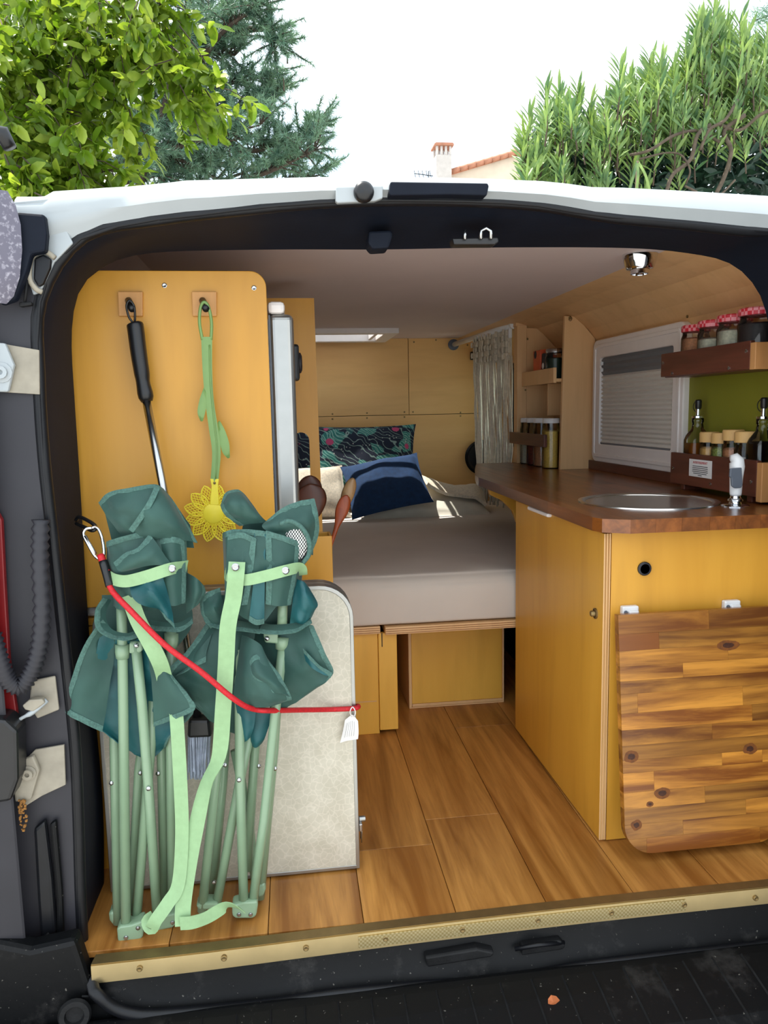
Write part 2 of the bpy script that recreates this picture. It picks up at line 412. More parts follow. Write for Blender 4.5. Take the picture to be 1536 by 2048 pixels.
wv2 = t.nodes.new('ShaderNodeTexWave'); wv2.bands_direction = 'DIAGONAL'; wv2.inputs['Scale'].default_value = 15; wv2.inputs['Distortion'].default_value = 14; wv2.inputs['Detail'].default_value = 1; t.links.new(v, wv2.inputs['Vector'])
base = mixc(t, base, S(150, 176, 164), ramp(t, wv2.outputs[0], [(.93, B0), (.97, (.7, .7, .7, 1))]))
fl = voro(17); isf = ramp(t, fl.outputs['Color'], [(.66, B0), (.68, W1)])
dot = ramp(t, fl.outputs['Distance'], [(.28, W1), (.34, B0)])
blossom = mixc(t, B0, dot, isf, 'MIX'); bl = mixc(t, dot, isf, 1, 'MULTIPLY')
base = mixc(t, base, S(190, 70, 110), bl)
dots = voro(60); base = mixc(t, base, S(196, 196, 186), mixc(t, ramp(t, dots.outputs['Distance'], [(.12, W1), (.2, B0)]), ramp(t, noise_n(t, v, 8), [(.52, B0), (.56, W1)]), 1, 'MULTIPLY'))
t.links.new(base, b.inputs['Base Color']); b.inputs['Roughness'].default_value = .85
# red and white gingham lids
mt, t, b = nm('gingham'); v = coords(t); ck = t.nodes.new('ShaderNodeTexChecker'); ck.inputs['Scale'].default_value = 110
ck.inputs[1].default_value = S(200, 40, 56); ck.inputs[2].default_value = S(226, 140, 148); t.links.new(v, ck.inputs[0])
t.links.new(ck.outputs[0], b.inputs['Base Color']); b.inputs['Roughness'].default_value = .4
def thin_glass(name, tint=(1, 1, 1, 1), ior=1.45, rough=.02):
    mt, t, b = nm(name); t.nodes.remove(b); o = t.nodes['Material Output']
    tr = t.nodes.new('ShaderNodeBsdfTransparent'); gl = t.nodes.new('ShaderNodeBsdfGlossy'); fr = t.nodes.new('ShaderNodeFresnel'); mx = t.nodes.new('ShaderNodeMixShader')
    t.links.new(ramp(t, noise_n(t, coords(t), 8), [(0, tint), (1, tuple(x*.97 for x in tint[:3])+(1,))]), tr.inputs[0])
    gl.inputs['Roughness'].default_value = rough; fr.inputs['IOR'].default_value = ior
    t.links.new(fr.outputs[0], mx.inputs[0]); t.links.new(tr.outputs[0], mx.inputs[1]); t.links.new(gl.outputs[0], mx.inputs[2]); t.links.new(mx.outputs[0], o.inputs[0])
thin_glass('glass', (.93, .95, .93, 1), 1.5); thin_glass('pane', (.9, .96, .93, 1), 1.3)
thin_glass('roof_acrylic', (.9, .92, .95, 1), 1.2, .1)

CEIL = 1.28; BACK = 2.42; WR = 1.13; WTOP = .706
# ------------------------------------------------------------------ floor of planks
floor = struct('floor', (.25, 1.1, -.03))
box('subfloor', -.62, 1.13, -.066, BACK, -.03, -.012, 'black_matte', floor, bevel=0)
seams = [-.58, -.405, -.23, -.056, .118, .291, .466, .641, .816, .99, 1.13]
joints = {4: [.16], 5: [.26, 1.3], 6: [.75], 3: [.5], 7: [.35, 1.4], 2: [.2], 1: [.6], 8: [.1], 0: [.4], 9: [.7]}
for i in range(len(seams)-1):
    ys = [-.074]+joints.get(i, [])+[1.15 if i not in (5, 7) else 2.0]
    for a, b in zip(ys[:-1], ys[1:]):
        s = .012          # the boards run a touch askew, as laid
        x0, x1 = seams[i]+.0006, seams[i+1]-.0006
        V = [(x0+s*(y-0), y, z) if k == 0 else (x1+s*(y-0), y, z) for k in (0, 1) for y in (a+.0006, b-.0006) for z in (-.012, 0)]
        mk('plank', V, BF, 'plank', floor, bevel=.0012)

# brass-coloured sill strip along the floor edge
trim = struct('trim_1', (.3, -.06, -.045))
def sill_line(L, y): return smooth_path([at(a, b, y=y) for a, b in L], 6)
bk = [at(a, b, z=.002) for a, b in ((192, 1910), (420, 1885), (816, 1837), (1180, 1795), (1536, 1759))]
bk.append(bk[-1]+(bk[-1]-bk[-2])*.55)
fr_ = [at(a, b, z=.0005) for a, b in ((182, 1930), (420, 1903), (816, 1853), (1180, 1811), (1536, 1774))]; fr_.append(fr_[-1]+(fr_[-1]-fr_[-2])*.55)
bk = smooth_path(bk, 4); fr_ = smooth_path(fr_, 4)
lo_ = [p+Vector((0, -.002, -.033)) for p in fr_]
V, F = grid_vf([bk, fr_]); mk('sill_top', V, F, 'brass_dark', trim, solid=.002)
V, F = grid_vf([[p+Vector((0, -.001, -.001)) for p in fr_], lo_]); face = mk('sill_face', V, F, 'brass', trim, solid=.002)
# fine milled ribs on the middle run of the strip
mt, t, b = nm('brass_knurl'); v = coords(t, (1, 1, 1)); w = t.nodes.new('ShaderNodeTexChecker'); w.inputs['Scale'].default_value = 260
t.links.new(v, w.inputs[0]); w.inputs[1].default_value = S(222, 206, 160); w.inputs[2].default_value = S(196, 174, 120)
t.links.new(w.outputs[0], b.inputs['Base Color']); b.inputs['Metallic'].default_value = .9; b.inputs['Roughness'].default_value = .3
V, F = grid_vf([[p+Vector((0, -.0035, -.006)) for p in fr_[7:15]], [p+Vector((0, -.004, -.028)) for p in fr_[7:15]]])
mk('knurled_band', V, F, 'brass_knurl', trim, solid=.001)
for a, b in ((279, 1938), (448, 1917), (612, 1897), (771, 1878), (925, 1860), (1076, 1841), (1223, 1826), (1369, 1810), (1512, 1797)):
    k = min(range(len(fr_)), key=lambda i: abs(at(a, b, y=fr_[i].y).x-fr_[i].x)); p = at(a, b, y=fr_[k].y-.0045)
    screw(p, trim, .0052, mat='brass_dark')

# ------------------------------------------------------------------ ceiling, walls
HX0, HX1, HY0, HY1 = -.24, .47, 1.99, 2.34  # hatch widened to the left, out of view, to let in more light
ceiling = struct('ceiling', (.2, 1.2, CEIL))
V, F = join([box_vf(-.30, .885, .0, HY0, CEIL, CEIL+.006), box_vf(-.30, .885, HY1, BACK, CEIL, CEIL+.006), box_vf(-.30, HX0, HY0, HY1, CEIL, CEIL+.006), box_vf(HX1, .885, HY0, HY1, CEIL, CEIL+.006)])
mk('lining', V, F, 'ceiling_lining', ceiling)
sl = [(.883, CEIL), (.97, CEIL-.010), (1.045, CEIL-.031), (1.10, CEIL-.075), (WR+.004, 1.163)]
poly = sl+[(WR+.02, 1.17), (1.10, 1.24), (1.0, CEIL), (.883, CEIL+.006)]
prism('slanted_lining', poly, 'y', .10, BACK, 'ply_pale', ceiling)
prism('slanted_lining', [(-.30, CEIL), (-.30, CEIL+.006), (-.40, 1.25), (-.64, 1.10), (-.60, 1.09), (-.39, 1.235)], 'y', .0, BACK, 'ceiling_lining', ceiling)
win3 = struct('window_3', ((HX0+HX1)/2, (HY0+HY1)/2, CEIL-.02))
fw = .045
V, F = join([box_vf(HX0-fw, HX1+fw, HY0-fw, HY0+.012, CEIL-.022, CEIL+.06), box_vf(HX0-fw, HX1+fw, HY1-.012, HY1+fw, CEIL-.022, CEIL+.06), box_vf(HX0-fw, HX0+.012, HY0, HY1, CEIL-.022, CEIL+.06), box_vf(HX1-.012, HX1+fw, HY0, HY1, CEIL-.022, CEIL+.06)])
mk('hatch_frame', V, F, 'frame_white', win3, bevel=.004)
V, F = join([box_vf(HX0, HX1, HY0+.05, HY0+.065, CEIL-.014, CEIL+.02), box_vf(HX1-.045, HX1-.03, HY0, HY1, CEIL-.014, CEIL+.02)])
mk('blind_rail', V, F, 'frame_white', win3, bevel=.002)
box('roof_pane', HX0-.04, HX1+.04, HY0-.04, HY1+.04, CEIL+.07, CEIL+.078, 'roof_acrylic', win3)

wr = struct('wall_right', (WR, 1.2, 0))
W2 = (1.72, 2.36, .74, 1.15)
V, F = join([box_vf(WR, WR+.05, .05, W2[0], -.03, 1.18), box_vf(WR, WR+.05, W2[1], BACK+.03, -.03, 1.18), box_vf(WR, WR+.05, W2[0], W2[1], -.03, W2[2]), box_vf(WR, WR+.05, W2[0], W2[1], W2[3], 1.18)])
mk('wall_lining', V, F, 'ply_pale', wr)
box('splash_panel', WR-.006, WR, .06, .70, WTOP, 1.004, 'olive_paint', wr, bevel=0)
wl = struct('wall_left', (-.62, 1.2, 0)); box('wall_lining', -.64, -.60, .05, BACK+.03, -.03, 1.10, 'ply_pale', wl, bevel=0)
wb = struct('wall_back', (.25, BACK, 0))
jz = at(800, 830, y=BACK).z; jx = at(817, 740, y=BACK).x
for nme, x0, x1, z0, z1 in (('lower_panel', -.6, 1.13, -.03, jz-.0012), ('upper_panel', -.6, jx-.0012, jz+.0012, CEIL), ('upper_panel', jx+.0012, 1.13, jz+.0012, CEIL)):
    box(nme, x0, x1, BACK, BACK+.015, z0, z1, 'ply_x', wb, bevel=.001)
box('backing', -.6, 1.13, BACK+.015, BACK+.03, -.03, 1.3, 'black_matte', wb, bevel=0)
for a, b in ((665, 828), (665, 838), (734, 826), (734, 836), (809, 824), (826, 824), (809, 834), (921, 825), (921, 832), (828, 684), (872, 680), (935, 690)):
    screw(at(a, b, y=BACK-.001), wb, .0042, mat='brass_dark')

# side window with white surround and pleated blind
w1 = struct('window_1', (WR, .98, .95))
WY0, WY1, WZ0, WZ1 = .655, 1.285, .738, 1.160
def frame_vf(y0, y1, z0, z1, b, x0, x1, r):
    o_ = rrect(y0, y1, z0, z1, r); i_ = rrect(y0+b, y1-b, z0+b, z1-b, r*.35); n = len(o_); V = []
    for x in (x0, x1): V += [(x, p[0], p[1]) for p in o_]+[(x, p[0], p[1]) for p in i_]
    F = []
    for i in range(n):
        j = (i+1) % n
        F += [(i, j, n+j, n+i), (2*n+i, 3*n+i, 3*n+j, 2*n+j), (i, 2*n+i, 2*n+j, j), (n+i, n+j, 3*n+j, 3*n+i)]
    return V, F
V, F = frame_vf(WY0, WY1, WZ0, WZ1, .062, WR-.024, WR, .03); mk('window_frame', V, F, 'frame_white', w1, bevel=.004)
V, F = frame_vf(WY0+.016, WY1-.016, WZ0+.016, WZ1-.016, .012, WR-.028, WR-.022, .02); mk('frame_bead', V, F, 'frame_white', w1, bevel=.002)
BY0, BY1, BZ0, BZ1 = WY0+.062, WY1-.062, WZ0+.062, WZ1-.062
box('blind_back', WR-.006, WR-.004, BY0, BY1, BZ0, BZ1, 'blind_cloth', w1, bevel=0)
nz_ = 17; zt = BZ1-.06
for i in range(nz_):
    za = BZ0+(zt-BZ0)*i/nz_; zb = BZ0+(zt-BZ0)*(i+1)/nz_; zm = (za+zb)/2
    mk('blind_pleat', [(WR-.010, y, za) for y in (BY0+.004, BY1-.004)]+[(WR-.020, y, zm) for y in (BY0+.004, BY1-.004)]+[(WR-.010, y, zb) for y in (BY0+.004, BY1-.004)], [(0, 1, 3, 2), (2, 3, 5, 4)], 'blind_cloth', w1, solid=.0012)
for i in range(3):
    za = zt+.02*i; mk('screen_pleat', [(WR-.012, y, za) for y in (BY0+.002, BY1-.002)]+[(WR-.019, y, za+.01) for y in (BY0+.002, BY1-.002)]+[(WR-.012, y, za+.02) for y in (BY0+.002, BY1-.002)], [(0, 1, 3, 2), (2, 3, 5, 4)], 'blind_grey', w1, solid=.0012)
box('bottom_bar', WR-.020, WR-.006, BY0+.002, BY1-.002, BZ0-.001, BZ0+.006, 'blind_grey', w1)
for z in (zt+.012, zt+.034): box('catch', WR-.026, WR-.016, BY1-.012, BY1-.002, z, z+.012, 'white_plastic', w1)
for q in ((WY0+.03, WZ1+.012), (WY1-.2, WZ1-.005)): pass
# window beside the bed, open to the garden
w2 = struct('window_2', (WR, 2.0, .95))
V, F = frame_vf(W2[0], W2[1], W2[2], W2[3], .022, WR+.005, WR+.045, .03); mk('window_frame', V, F, 'black_plastic', w2, bevel=.003)
box('pane', WR+.024, WR+.028, W2[0]+.015, W2[1]-.015, W2[2]+.015, W2[3]-.015, 'pane', w2, bevel=0)
tube('glazing_bar', [(WR+.03, W2[0]+.01, 1.02), (WR+.03, W2[1]-.01, 1.08)], .007, 'black_plastic', w2)

# ------------------------------------------------------------------ van body around the doorway
van = thing('camper_van', 'white van body framing the open rear doorway, with black rubber seal and bumper', 'van', (.3, -.05, -.3))
A_left = [(166, 1905), (162, 1850), (158, 1700), (150, 1500), (124, 1250), (102, 1050), (86, 900), (77, 740), (76, 650), (84, 585), (106, 525), (146, 484), (206, 459), (300, 441), (420, 428), (520, 415), (640, 405), (760, 400), (900, 401), (1000, 404), (1090, 412), (1180, 429), (1290, 441), (1400, 451), (1536, 466)]
A = [at(a, b, y=-.04) for a, b in A_left]+[Vector(v) for v in ((.945, -.04, 1.235), (1.0, -.04, 1.195), (1.035, -.04, 1.12), (1.06, -.04, .95), (1.085, -.04, .6), (1.085, -.04, .2), (1.08, -.04, .02))]
B_left = [(196, 1928), (203, 1850), (206, 1740), (203, 1600), (186, 1400), (171, 1190), (160, 1000), (147, 800), (141, 690), (146, 618), (163, 570), (198, 537), (250, 513), (340, 501), (560, 497), (768, 497), (1000, 493), (1250, 494), (1380, 505), (1460, 525), (1510, 570), (1536, 635)]
B = [at(a, b, y=.13) for a, b in B_left]+[Vector(v) for v in ((1.025, .13, .98), (1.04, .13, .8), (1.05, .13, .5), (1.055, .13, .2), (1.055, .13, .02))]
def resample(P, n):
    P = smooth_path(P, 8); L = [0]
    for a, b in zip(P, P[1:]): L.append(L[-1]+(b-a).length)
    o_ = []; j = 0
    for i in range(n):
        s = L[-1]*i/(n-1)
        while j < len(L)-2 and L[j+1] < s: j += 1
        u = (s-L[j])/max(1e-9, L[j+1]-L[j]); o_.append(P[j].lerp(P[j+1], min(1, u)))
    return o_
nA = 120
Ar, Br = resample(A, nA), resample(B, nA)
rows = [Ar]
for u, dy, in_ in ((.10, .012, .0), (.28, .03, .0), (.36, .05, .0), (1.0, .17, 0)):
    rows.append([Vector((a.x+(b.x-a.x)*u, -.04+dy, a.z+(b.z-a.z)*u)) for a, b in zip(Ar, Br)])
V, F = grid_vf(rows); mk('doorway_trim', V, F, 'trim_black', van, smooth=True, solid=.004)
bot = [at(a, b, y=-.125) for a, b in ((190, 1985), (225, 2014), (262, 2027), (310, 2030), (420, 2022), (552, 2008), (665, 1990), (860, 1972), (1000, 1962), (1191, 1930), (1400, 1906), (1536, 1890))]
bot += [Vector((.98, -.12, -.09)), Vector((1.05, -.09, -.06))]
loop = smooth_path([Vector(p) for p in Ar[::4]]+bot[::-1], 4)
tube('door_seal', loop, .0105, 'rubber', van, n=10, closed=True)
loop2 = [p+Vector((0, -.006, 0)) for p in loop]
inn = [Vector((a.x+(b.x-a.x)*.05, -.047, a.z+(b.z-a.z)*.05)) for a, b in zip(Ar[::2], Br[::2])]
tube('seal_lip', inn, .004, 'rubber', van, n=6)
# header panel between seal and roof edge
hd = [(30, 520, 402), (70, 500, 402), (86, 500, 401), (104, 500, 391), (150, 484, 388), (206, 459, 384), (260, 449, 381), (300, 441, 377), (340, 436, 373), (372, 432, 369), (420, 428, 368), (520, 415, 365), (640, 405, 362), (760, 400, 362), (900, 401, 363), (1000, 404, 366), (1090, 412, 370), (1140, 420, 375), (1190, 430, 382), (1250, 437, 383), (1330, 445, 387), (1420, 453, 392), (1536, 466, 399)]
lowr = [at(a, b, y=-.043) for a, b, c in hd]; mid = [at(a, b*.45+c*.55, y=-.062) for a, b, c in hd]; upr = [at(a, c, y=-.05) for a, b, c in hd]
for (lx_, lz_), (ux_, uz_) in (((.945, 1.235), (.96, 1.284)), ((1.0, 1.195), (1.06, 1.262)), ((1.035, 1.12), (1.15, 1.18)), ((1.06, .95), (1.20, .98))):
    a, b = Vector((lx_, -.043, lz_)), Vector((ux_, -.05, uz_)); lowr.append(a); upr.append(b); q = a.lerp(b, .55); q.y = -.062; mid.append(q)
back = [p+Vector((0, .10, .018 if p.x < .9 else 0)) for p in upr]
V, F = grid_vf([[p+Vector((0, -.004, 0)) for p in Ar if p.x > 1.0 and p.z < 1.1], [Vector((1.20, -.046, p.z)) for p in Ar if p.x > 1.0 and p.z < 1.1]]); mk('pillar_panel', V, F, 'trim_panel', van, solid=.004)
V, F = grid_vf([lowr, [l.lerp(m_, .6) for l, m_ in zip(lowr, mid)], mid, [m_.lerp(u_, .7)+Vector((0, -.002, 0)) for m_, u_ in zip(mid, upr)], upr, [p+Vector((0, .012, .008)) for p in upr], back])
mk('header_panel', V, F, 'white_paint', van, smooth=True, solid=.003)
V, F = join([box_vf(-.30, .95, .05, HY0-.03, 1.289, 1.300), box_vf(-.30, .95, HY1+.03, BACK+.05, 1.289, 1.300), box_vf(-.30, HX0-.03, HY0-.03, HY1+.03, 1.289, 1.300), box_vf(HX1+.03, .95, HY0-.03, HY1+.03, 1.289, 1.300)])
mk('roof', V, F, 'white_paint', van)
prism('roof_side', [(-.30, 1.289), (-.30, 1.30), (-.45, 1.25), (-.68, 1.10), (-.66, 1.09)], 'y', .03, BACK+.05, 'white_paint', van)
prism('roof_side', [(.95, 1.289), (.95, 1.30), (1.07, 1.28), (1.21, 1.17), (1.19, 1.16), (1.06, 1.265)], 'y', .03, BACK+.05, 'white_paint', van)
box('side_panel', -.67, -.645, -.03, BACK+.05, -.25, 1.10, 'white_paint', van)
V, F = join([box_vf(1.182, 1.20, -.03, W2[0], -.25, 1.17), box_vf(1.182, 1.20, W2[1], BACK+.05, -.25, 1.17), box_vf(1.182, 1.20, W2[0], W2[1], -.25, W2[2]), box_vf(1.182, 1.20, W2[0], W2[1], W2[3], 1.17)])
mk('side_panel', V, F, 'white_paint', van)
box('pillar', 1.09, 1.2, -.05, .06, -.25, 1.12, 'trim_panel', van)
box('front_panel', -.66, 1.2, BACK+.035, BACK+.055, -.25, 1.28, 'white_paint', van)
box('underbody', -.64, 1.18, -.05, BACK, -.3, -.05, 'black_matte', van)
# third brake light, camera plate, bump stop and lock striker on the header
def slab(name, L, y, d, mat, parent, bevel=.002, **k):
    """slab with its face outline given in photo pixels at depth y, going d metres back"""
    P = [at(a, b, y=y) for a, b in L]; n = len(P)
    return mk(name, P+[p+Vector((0, d, 0)) for p in P], [tuple(range(n)), tuple(range(2*n-1, n-1, -1))]+[(i, (i+1) % n, (i+1) % n+n, i+n) for i in range(n)], mat, parent, bevel=bevel, **k)
slab('brake_light', [(781, 363), (976, 366), (978, 372), (974, 391), (900, 389), (781, 391), (778, 386)], -.074, .03, 'trim_black', van, .003)
pl = slab('camera_plate', [(672, 373), (766, 371), (766, 396), (750, 402), (675, 406), (671, 402)], -.067, .012, 'white_paint', van, .004)
lathe('camera_knob', [(.0165, 0), (.0168, .006), (.0155, .012), (.0105, .016), (0, .017)], at(727, 386, y=-.067), 'black_plastic', pl, axis=(0, -1, 0))
bs = slab('bump_stop', [(738, 462), (783, 460), (786, 470), (778, 496), (745, 498), (736, 486)], .02, .05, 'trim_black', van, .004)
st = slab('lock_striker', [(905, 476), (996, 474), (998, 484), (990, 489), (908, 489)], .0, .03, 'black_plastic', van, .002)
tube('striker_hoop', [at(a, b, y=-.004) for a, b in ((962, 478), (962, 462), (972, 456), (982, 462), (982, 478))], .0035, 'steel', st, n=8)
tube('striker_pin', [at(930, 479, y=-.004), at(930, 460, y=-.004)], .003, 'steel', st, n=8)
# left corner, pillar and the hinge hardware on it
out_ = [Vector((-.66, -.046, p.z)) for p in Ar[:44]]
V, F = grid_vf([[p+Vector((-.002, -.004, 0)) for p in Ar[:44]], out_]); mk('pillar_panel', V, F, 'trim_panel', van, solid=.004)
slab('corner_panel', [(18, 404), (100, 396), (146, 486), (108, 525), (92, 560), (80, 585), (66, 590), (56, 560), (56, 520), (40, 500)], -.054, .006, 'white_paint', van, .002)
slab('corner_cover', [(38, 424), (88, 428), (93, 468), (90, 503), (62, 508), (52, 545), (30, 600), (0, 610), (0, 430)], -.080, .02, 'trim_black', van, .004)
slab('corner_plug', [(68, 516), (86, 508), (102, 518), (100, 536), (86, 568), (76, 574), (66, 558)], -.062, .01, 'rubber', van, .003)
tube('corner_bracket', ppath([(110, 516, -.06), (88, 502, -.06), (66, 512, -.06), (59, 535, -.06), (60, 560, -.06), (72, 578, -.06), (84, 584, -.056)], 4), .0042, 'dirty_paint', van, n=8)
tube('cable_stay', [at(54, 560, y=-.062), at(50, 604, y=-.062)], .0025, 'grime', van, n=6)
slab('stay_clip', [(37, 604), (62, 603), (64, 610), (38, 614)], -.066, .012, 'grime', van, .002)
hp = slab('hinge_plate', [(0, 686), (20, 690), (78, 700), (79, 789), (0, 784)], -.054, .004, 'dirty_paint', van, .001)
slab('hinge_arm', [(-30, 684), (10, 686), (28, 730), (16, 784), (-30, 784)], -.066, .01, 'white_paint', hp, .003)
lathe('hinge_bolt', [(.016, 0), (.016, .002), (.010, .003), (.010, .009), (.004, .009), (.004, .004), (0, .004)], at(4, 745, y=-.066), 'white_paint', hp, n=12, axis=(0, -1, 0))
hp = slab('hinge_plate', [(40, 1530), (70, 1500), (128, 1490), (131, 1570), (84, 1592), (52, 1612), (36, 1590)], -.056, .005, 'dirty_paint', van, .001)
slab('hinge_arm', [(20, 1530), (66, 1512), (79, 1541), (62, 1600), (30, 1605)], -.068, .01, 'dirty_paint', hp, .003)
lathe('hinge_bolt', [(.013, 0), (.013, .002), (.009, .003), (.009, .009), (.004, .009), (.004, .004), (0, .004)], at(57, 1546, y=-.068), 'dirty_paint', hp, n=12, axis=(0, -1, 0))
V, F = join([(lambda p, s: box_vf(p.x-s, p.x+s, p.y-s, p.y+s, p.z-s, p.z+s))(at(44+random.uniform(-7, 7)+(b_-1600)*.08, b_, y=-.073), random.uniform(.0008, .002)) for b_ in [random.uniform(1598, 1662) for _ in range(46)]])
cr = mk('rust_crumbs', V, F, 'rust_crumbs', van); cr['kind'] = 'stuff'
lp = slab('latch_plate', [(62, 1362), (110, 1352), (118, 1420), (74, 1438), (58, 1410)], -.056, .005, 'dirty_paint', van, .003)
tube('latch_lever', ppath([(22, 1452, -.075), (44, 1436, -.075), (66, 1424, -.072), (94, 1400, -.066)], 3), [.003]*5+[.0045]*5, 'white_paint', lp, n=8)
slab('latch_jaw', [(44, 1412), (58, 1400), (84, 1398), (90, 1406), (66, 1424), (50, 1420)], -.076, .014, 'dirty_paint', lp, .002)
hpth = ppath([(82, 1040, -.066), (80, 1120, -.070), (84, 1220, -.072), (78, 1295, -.074), (62, 1345, -.078), (40, 1374, -.082), (16, 1360, -.086), (0, 1320, -.09), (-14, 1270, -.09)], 9)
tube('wiring_hose', hpth, [.0110 if i % 2 else .0152 for i in range(len(hpth))], 'trim_panel', van, n=12)
slab('tail_light_edge', [(-20, 1000), (3, 1040), (10, 1180), (18, 1320), (34, 1432), (26, 1448), (8, 1420), (-20, 1300)], -.064, .012, 'red_plastic', van, .002)
slab('check_strap_box', [(-20, 1436), (10, 1440), (34, 1462), (36, 1560), (20, 1604), (-20, 1610)], -.11, .05, 'black_plastic', van, .006)
slab('pillar_rail', [(66, 1660), (90, 1640), (104, 1760), (112, 1870), (80, 1880), (74, 1800)], -.064, .016, 'rubber', van, .006)
slab('pillar_rail', [(98, 1650), (112, 1640), (124, 1780), (130, 1930), (110, 1950), (112, 1800)], -.060, .012, 'bumper_black', van, .005)
tube('lamp_housing_edge', [at(36, 1922, y=-.1), at(78, 1884, y=-.08), at(98, 1866, y=-.07)], .0022, 'grime', van, n=6)
lathe('door_buffer', [(.024, 0), (.027, .006), (.024, .012), (.016, .012), (.014, .003), (0, .003)], at(150, 2026, y=-.13), 'grime', van, n=24, axis=(.15, -1, .2))
slab('lower_corner', [(-40, 1880), (60, 1900), (150, 1880), (185, 1985), (230, 2018), (260, 2120), (-40, 2120)], -.115, .04, 'bumper_black', van, .01)
# threshold gutter and bumper
top = [Vector((p.x, p.y+.004, p.z)) for p in lo_]; sb_ = smooth_path(bot, 3)
xs = np.linspace(-.37, 1.06, 60)
def interp(P, x, k): return float(np.interp(x, [p.x for p in P], [p[k] for p in P]))
bs_ = sorted(sb_, key=lambda p: p.x); ts_ = sorted(top, key=lambda p: p.x)
r0 = [Vector((x, interp(ts_, x, 1)+.01, interp(ts_, x, 2)+.006)) for x in xs]
r3 = [Vector((x, interp(bs_, x, 1), interp(bs_, x, 2)-.004)) for x in xs]
r1 = [a.lerp(b, .18)+Vector((0, 0, -.035)) for a, b in zip(r0, r3)]; r2 = [a.lerp(b, .72)+Vector((0, 0, -.026+.006*noise.noise(a*9))) for a, b in zip(r0, r3)]
V, F = grid_vf([r0, r1, r2, r3]); mk('threshold', V, F, 'bumper_black', van, smooth=True, solid=.003)
slab('striker_plate', [(1045, 1893), (1122, 1882), (1132, 1892), (1126, 1900), (1044, 1912)], -.105, .03, 'grime', van, .003)
slab('striker_plate', [(850, 1915), (955, 1898), (990, 1905), (985, 1915), (855, 1936)], -.108, .03, 'grime', van, .004)
tube('striker_bar', [at(1030, 1898, y=-.1), at(1075, 1890, y=-.112), at(1128, 1885, y=-.1)], .004, 'rubber', van, n=8)
prof = [(-.128, -.088), (-.150, -.090), (-.19, -.096), (-.26, -.110), (-.33, -.135), (-.37, -.17), (-.385, -.25), (-.37, -.36), (-.10, -.36), (-.10, -.11)]
bmp_ = prism('bumper', prof, 'x', -.72, 1.30, 'bumper_black', van, .006)
for i in range(29):
    x = -.46+i*.058
    V = []
    for y, z in prof[1:6]: V += [(x-.0035, y, z-.002), (x, y, z+.0032), (x+.0035, y, z-.002)]
    F = [(3*j+k, 3*j+k+1, 3*j+k+4, 3*j+k+3) for j in range(4) for k in (0, 1)]
    mk('rib', V, F, 'grime', bmp_)
# shackle ring on the trim where the cord is hooked
sh = tube('ring_bolt', ppath([(152, 1040, .03), (160, 1034, .02), (184, 1046, .0), (192, 1056, -.008), (184, 1061, -.008), (168, 1054, .01), (153, 1047, .03)], 4), .0034, 'black_plastic', van, n=8)
# open rear door, only its hinge side in view
door = struct('door_1', (-.5, -.3, -.1))
edge = [(14, 384), (30, 412), (40, 450), (43, 500), (38, 555), (26, 592), (12, 606)]
g0 = [at(a, b, y=-.085) for a, b in edge]; g1 = [p+Vector((-.02, -.015, 0)) for p in g0]; g2 = [Vector((-.80, -.20, p.z)) for p in g0]; g3 = [Vector((-1.22, -.30, p.z)) for p in g0]
mt, t, b = nm('misted'); v = coords(t); n = noise_n(t, v, 160, 2); t.links.new(ramp(t, n, [(.52, S(100, 96, 110)), (.72, S(164, 160, 170))]), b.inputs['Base Color']); b.inputs['Roughness'].default_value = .3
V, F = grid_vf([g0, g1, g2, g3]); mk('door_window', V, F, 'misted', door, smooth=True, solid=.006)
mk('door_panel', [(-.462, -.09, -.1), (-.462, -.09, 1.08), (-.80, -.20, -.1), (-.80, -.20, 1.12), (-1.22, -.30, -.1), (-1.22, -.30, 1.12), (-.50, -.05, -.1), (-.50, -.05, 1.08), (-.82, -.14, -.1), (-.82, -.14, 1.12), (-1.22, -.24, -.1), (-1.22, -.24, 1.12)], [(0, 1, 3, 2), (2, 3, 5, 4), (6, 8, 9, 7), (8, 10, 11, 9), (0, 6, 7, 1), (4, 5, 11, 10), (1, 7, 9, 3), (3, 9, 11, 5), (0, 2, 8, 6), (2, 4, 10, 8)], 'trim_panel', door, bevel=.006)
door2 = struct('door_2', (1.14, -.45, -.1))  # unseen right rear door, added standing open to block sky from the right
box('door_panel', 1.12, 1.17, -.86, -.07, -.12, .62, 'trim_panel', door2, bevel=.01)
V, F = frame_vf(-.86, -.07, .60, 1.26, .09, 1.125, 1.165, .05); mk('window_frame', V, F, 'trim_panel', door2, bevel=.006)
box('door_window', 1.142, 1.148, -.79, -.14, .66, 1.19, 'trim_black', door2, bevel=0)
tube('check_arm', [at(20, 296, y=-.2), at(8, 272, y=-.2), at(-40, 262, y=-.21), Vector((-.62, -.17, 1.20))], [.009, .013, .013, .012], 'black_plastic', door, n=10)
leaf = mk('dry_leaf', [at(a, b, y=c) for a, b, c in ((1096, 1998, -.20), (1102, 1990, -.20), (1112, 1992, -.197), (1119, 2000, -.197), (1116, 2012, -.2), (1106, 2020, -.2), (1096, 2012, -.2), (1107, 2004, -.204))], [(7, i, (i+1) % 7) for i in range(7)], 'dry_leaf', None, solid=.001)
tag(leaf, 'small dry orange-brown leaf lying on the black bumper', 'leaf')
ground = box('ground', -30, 30, -14, 40, -.60, -.55, 'gravel', None, bevel=0); ground['kind'] = 'structure'
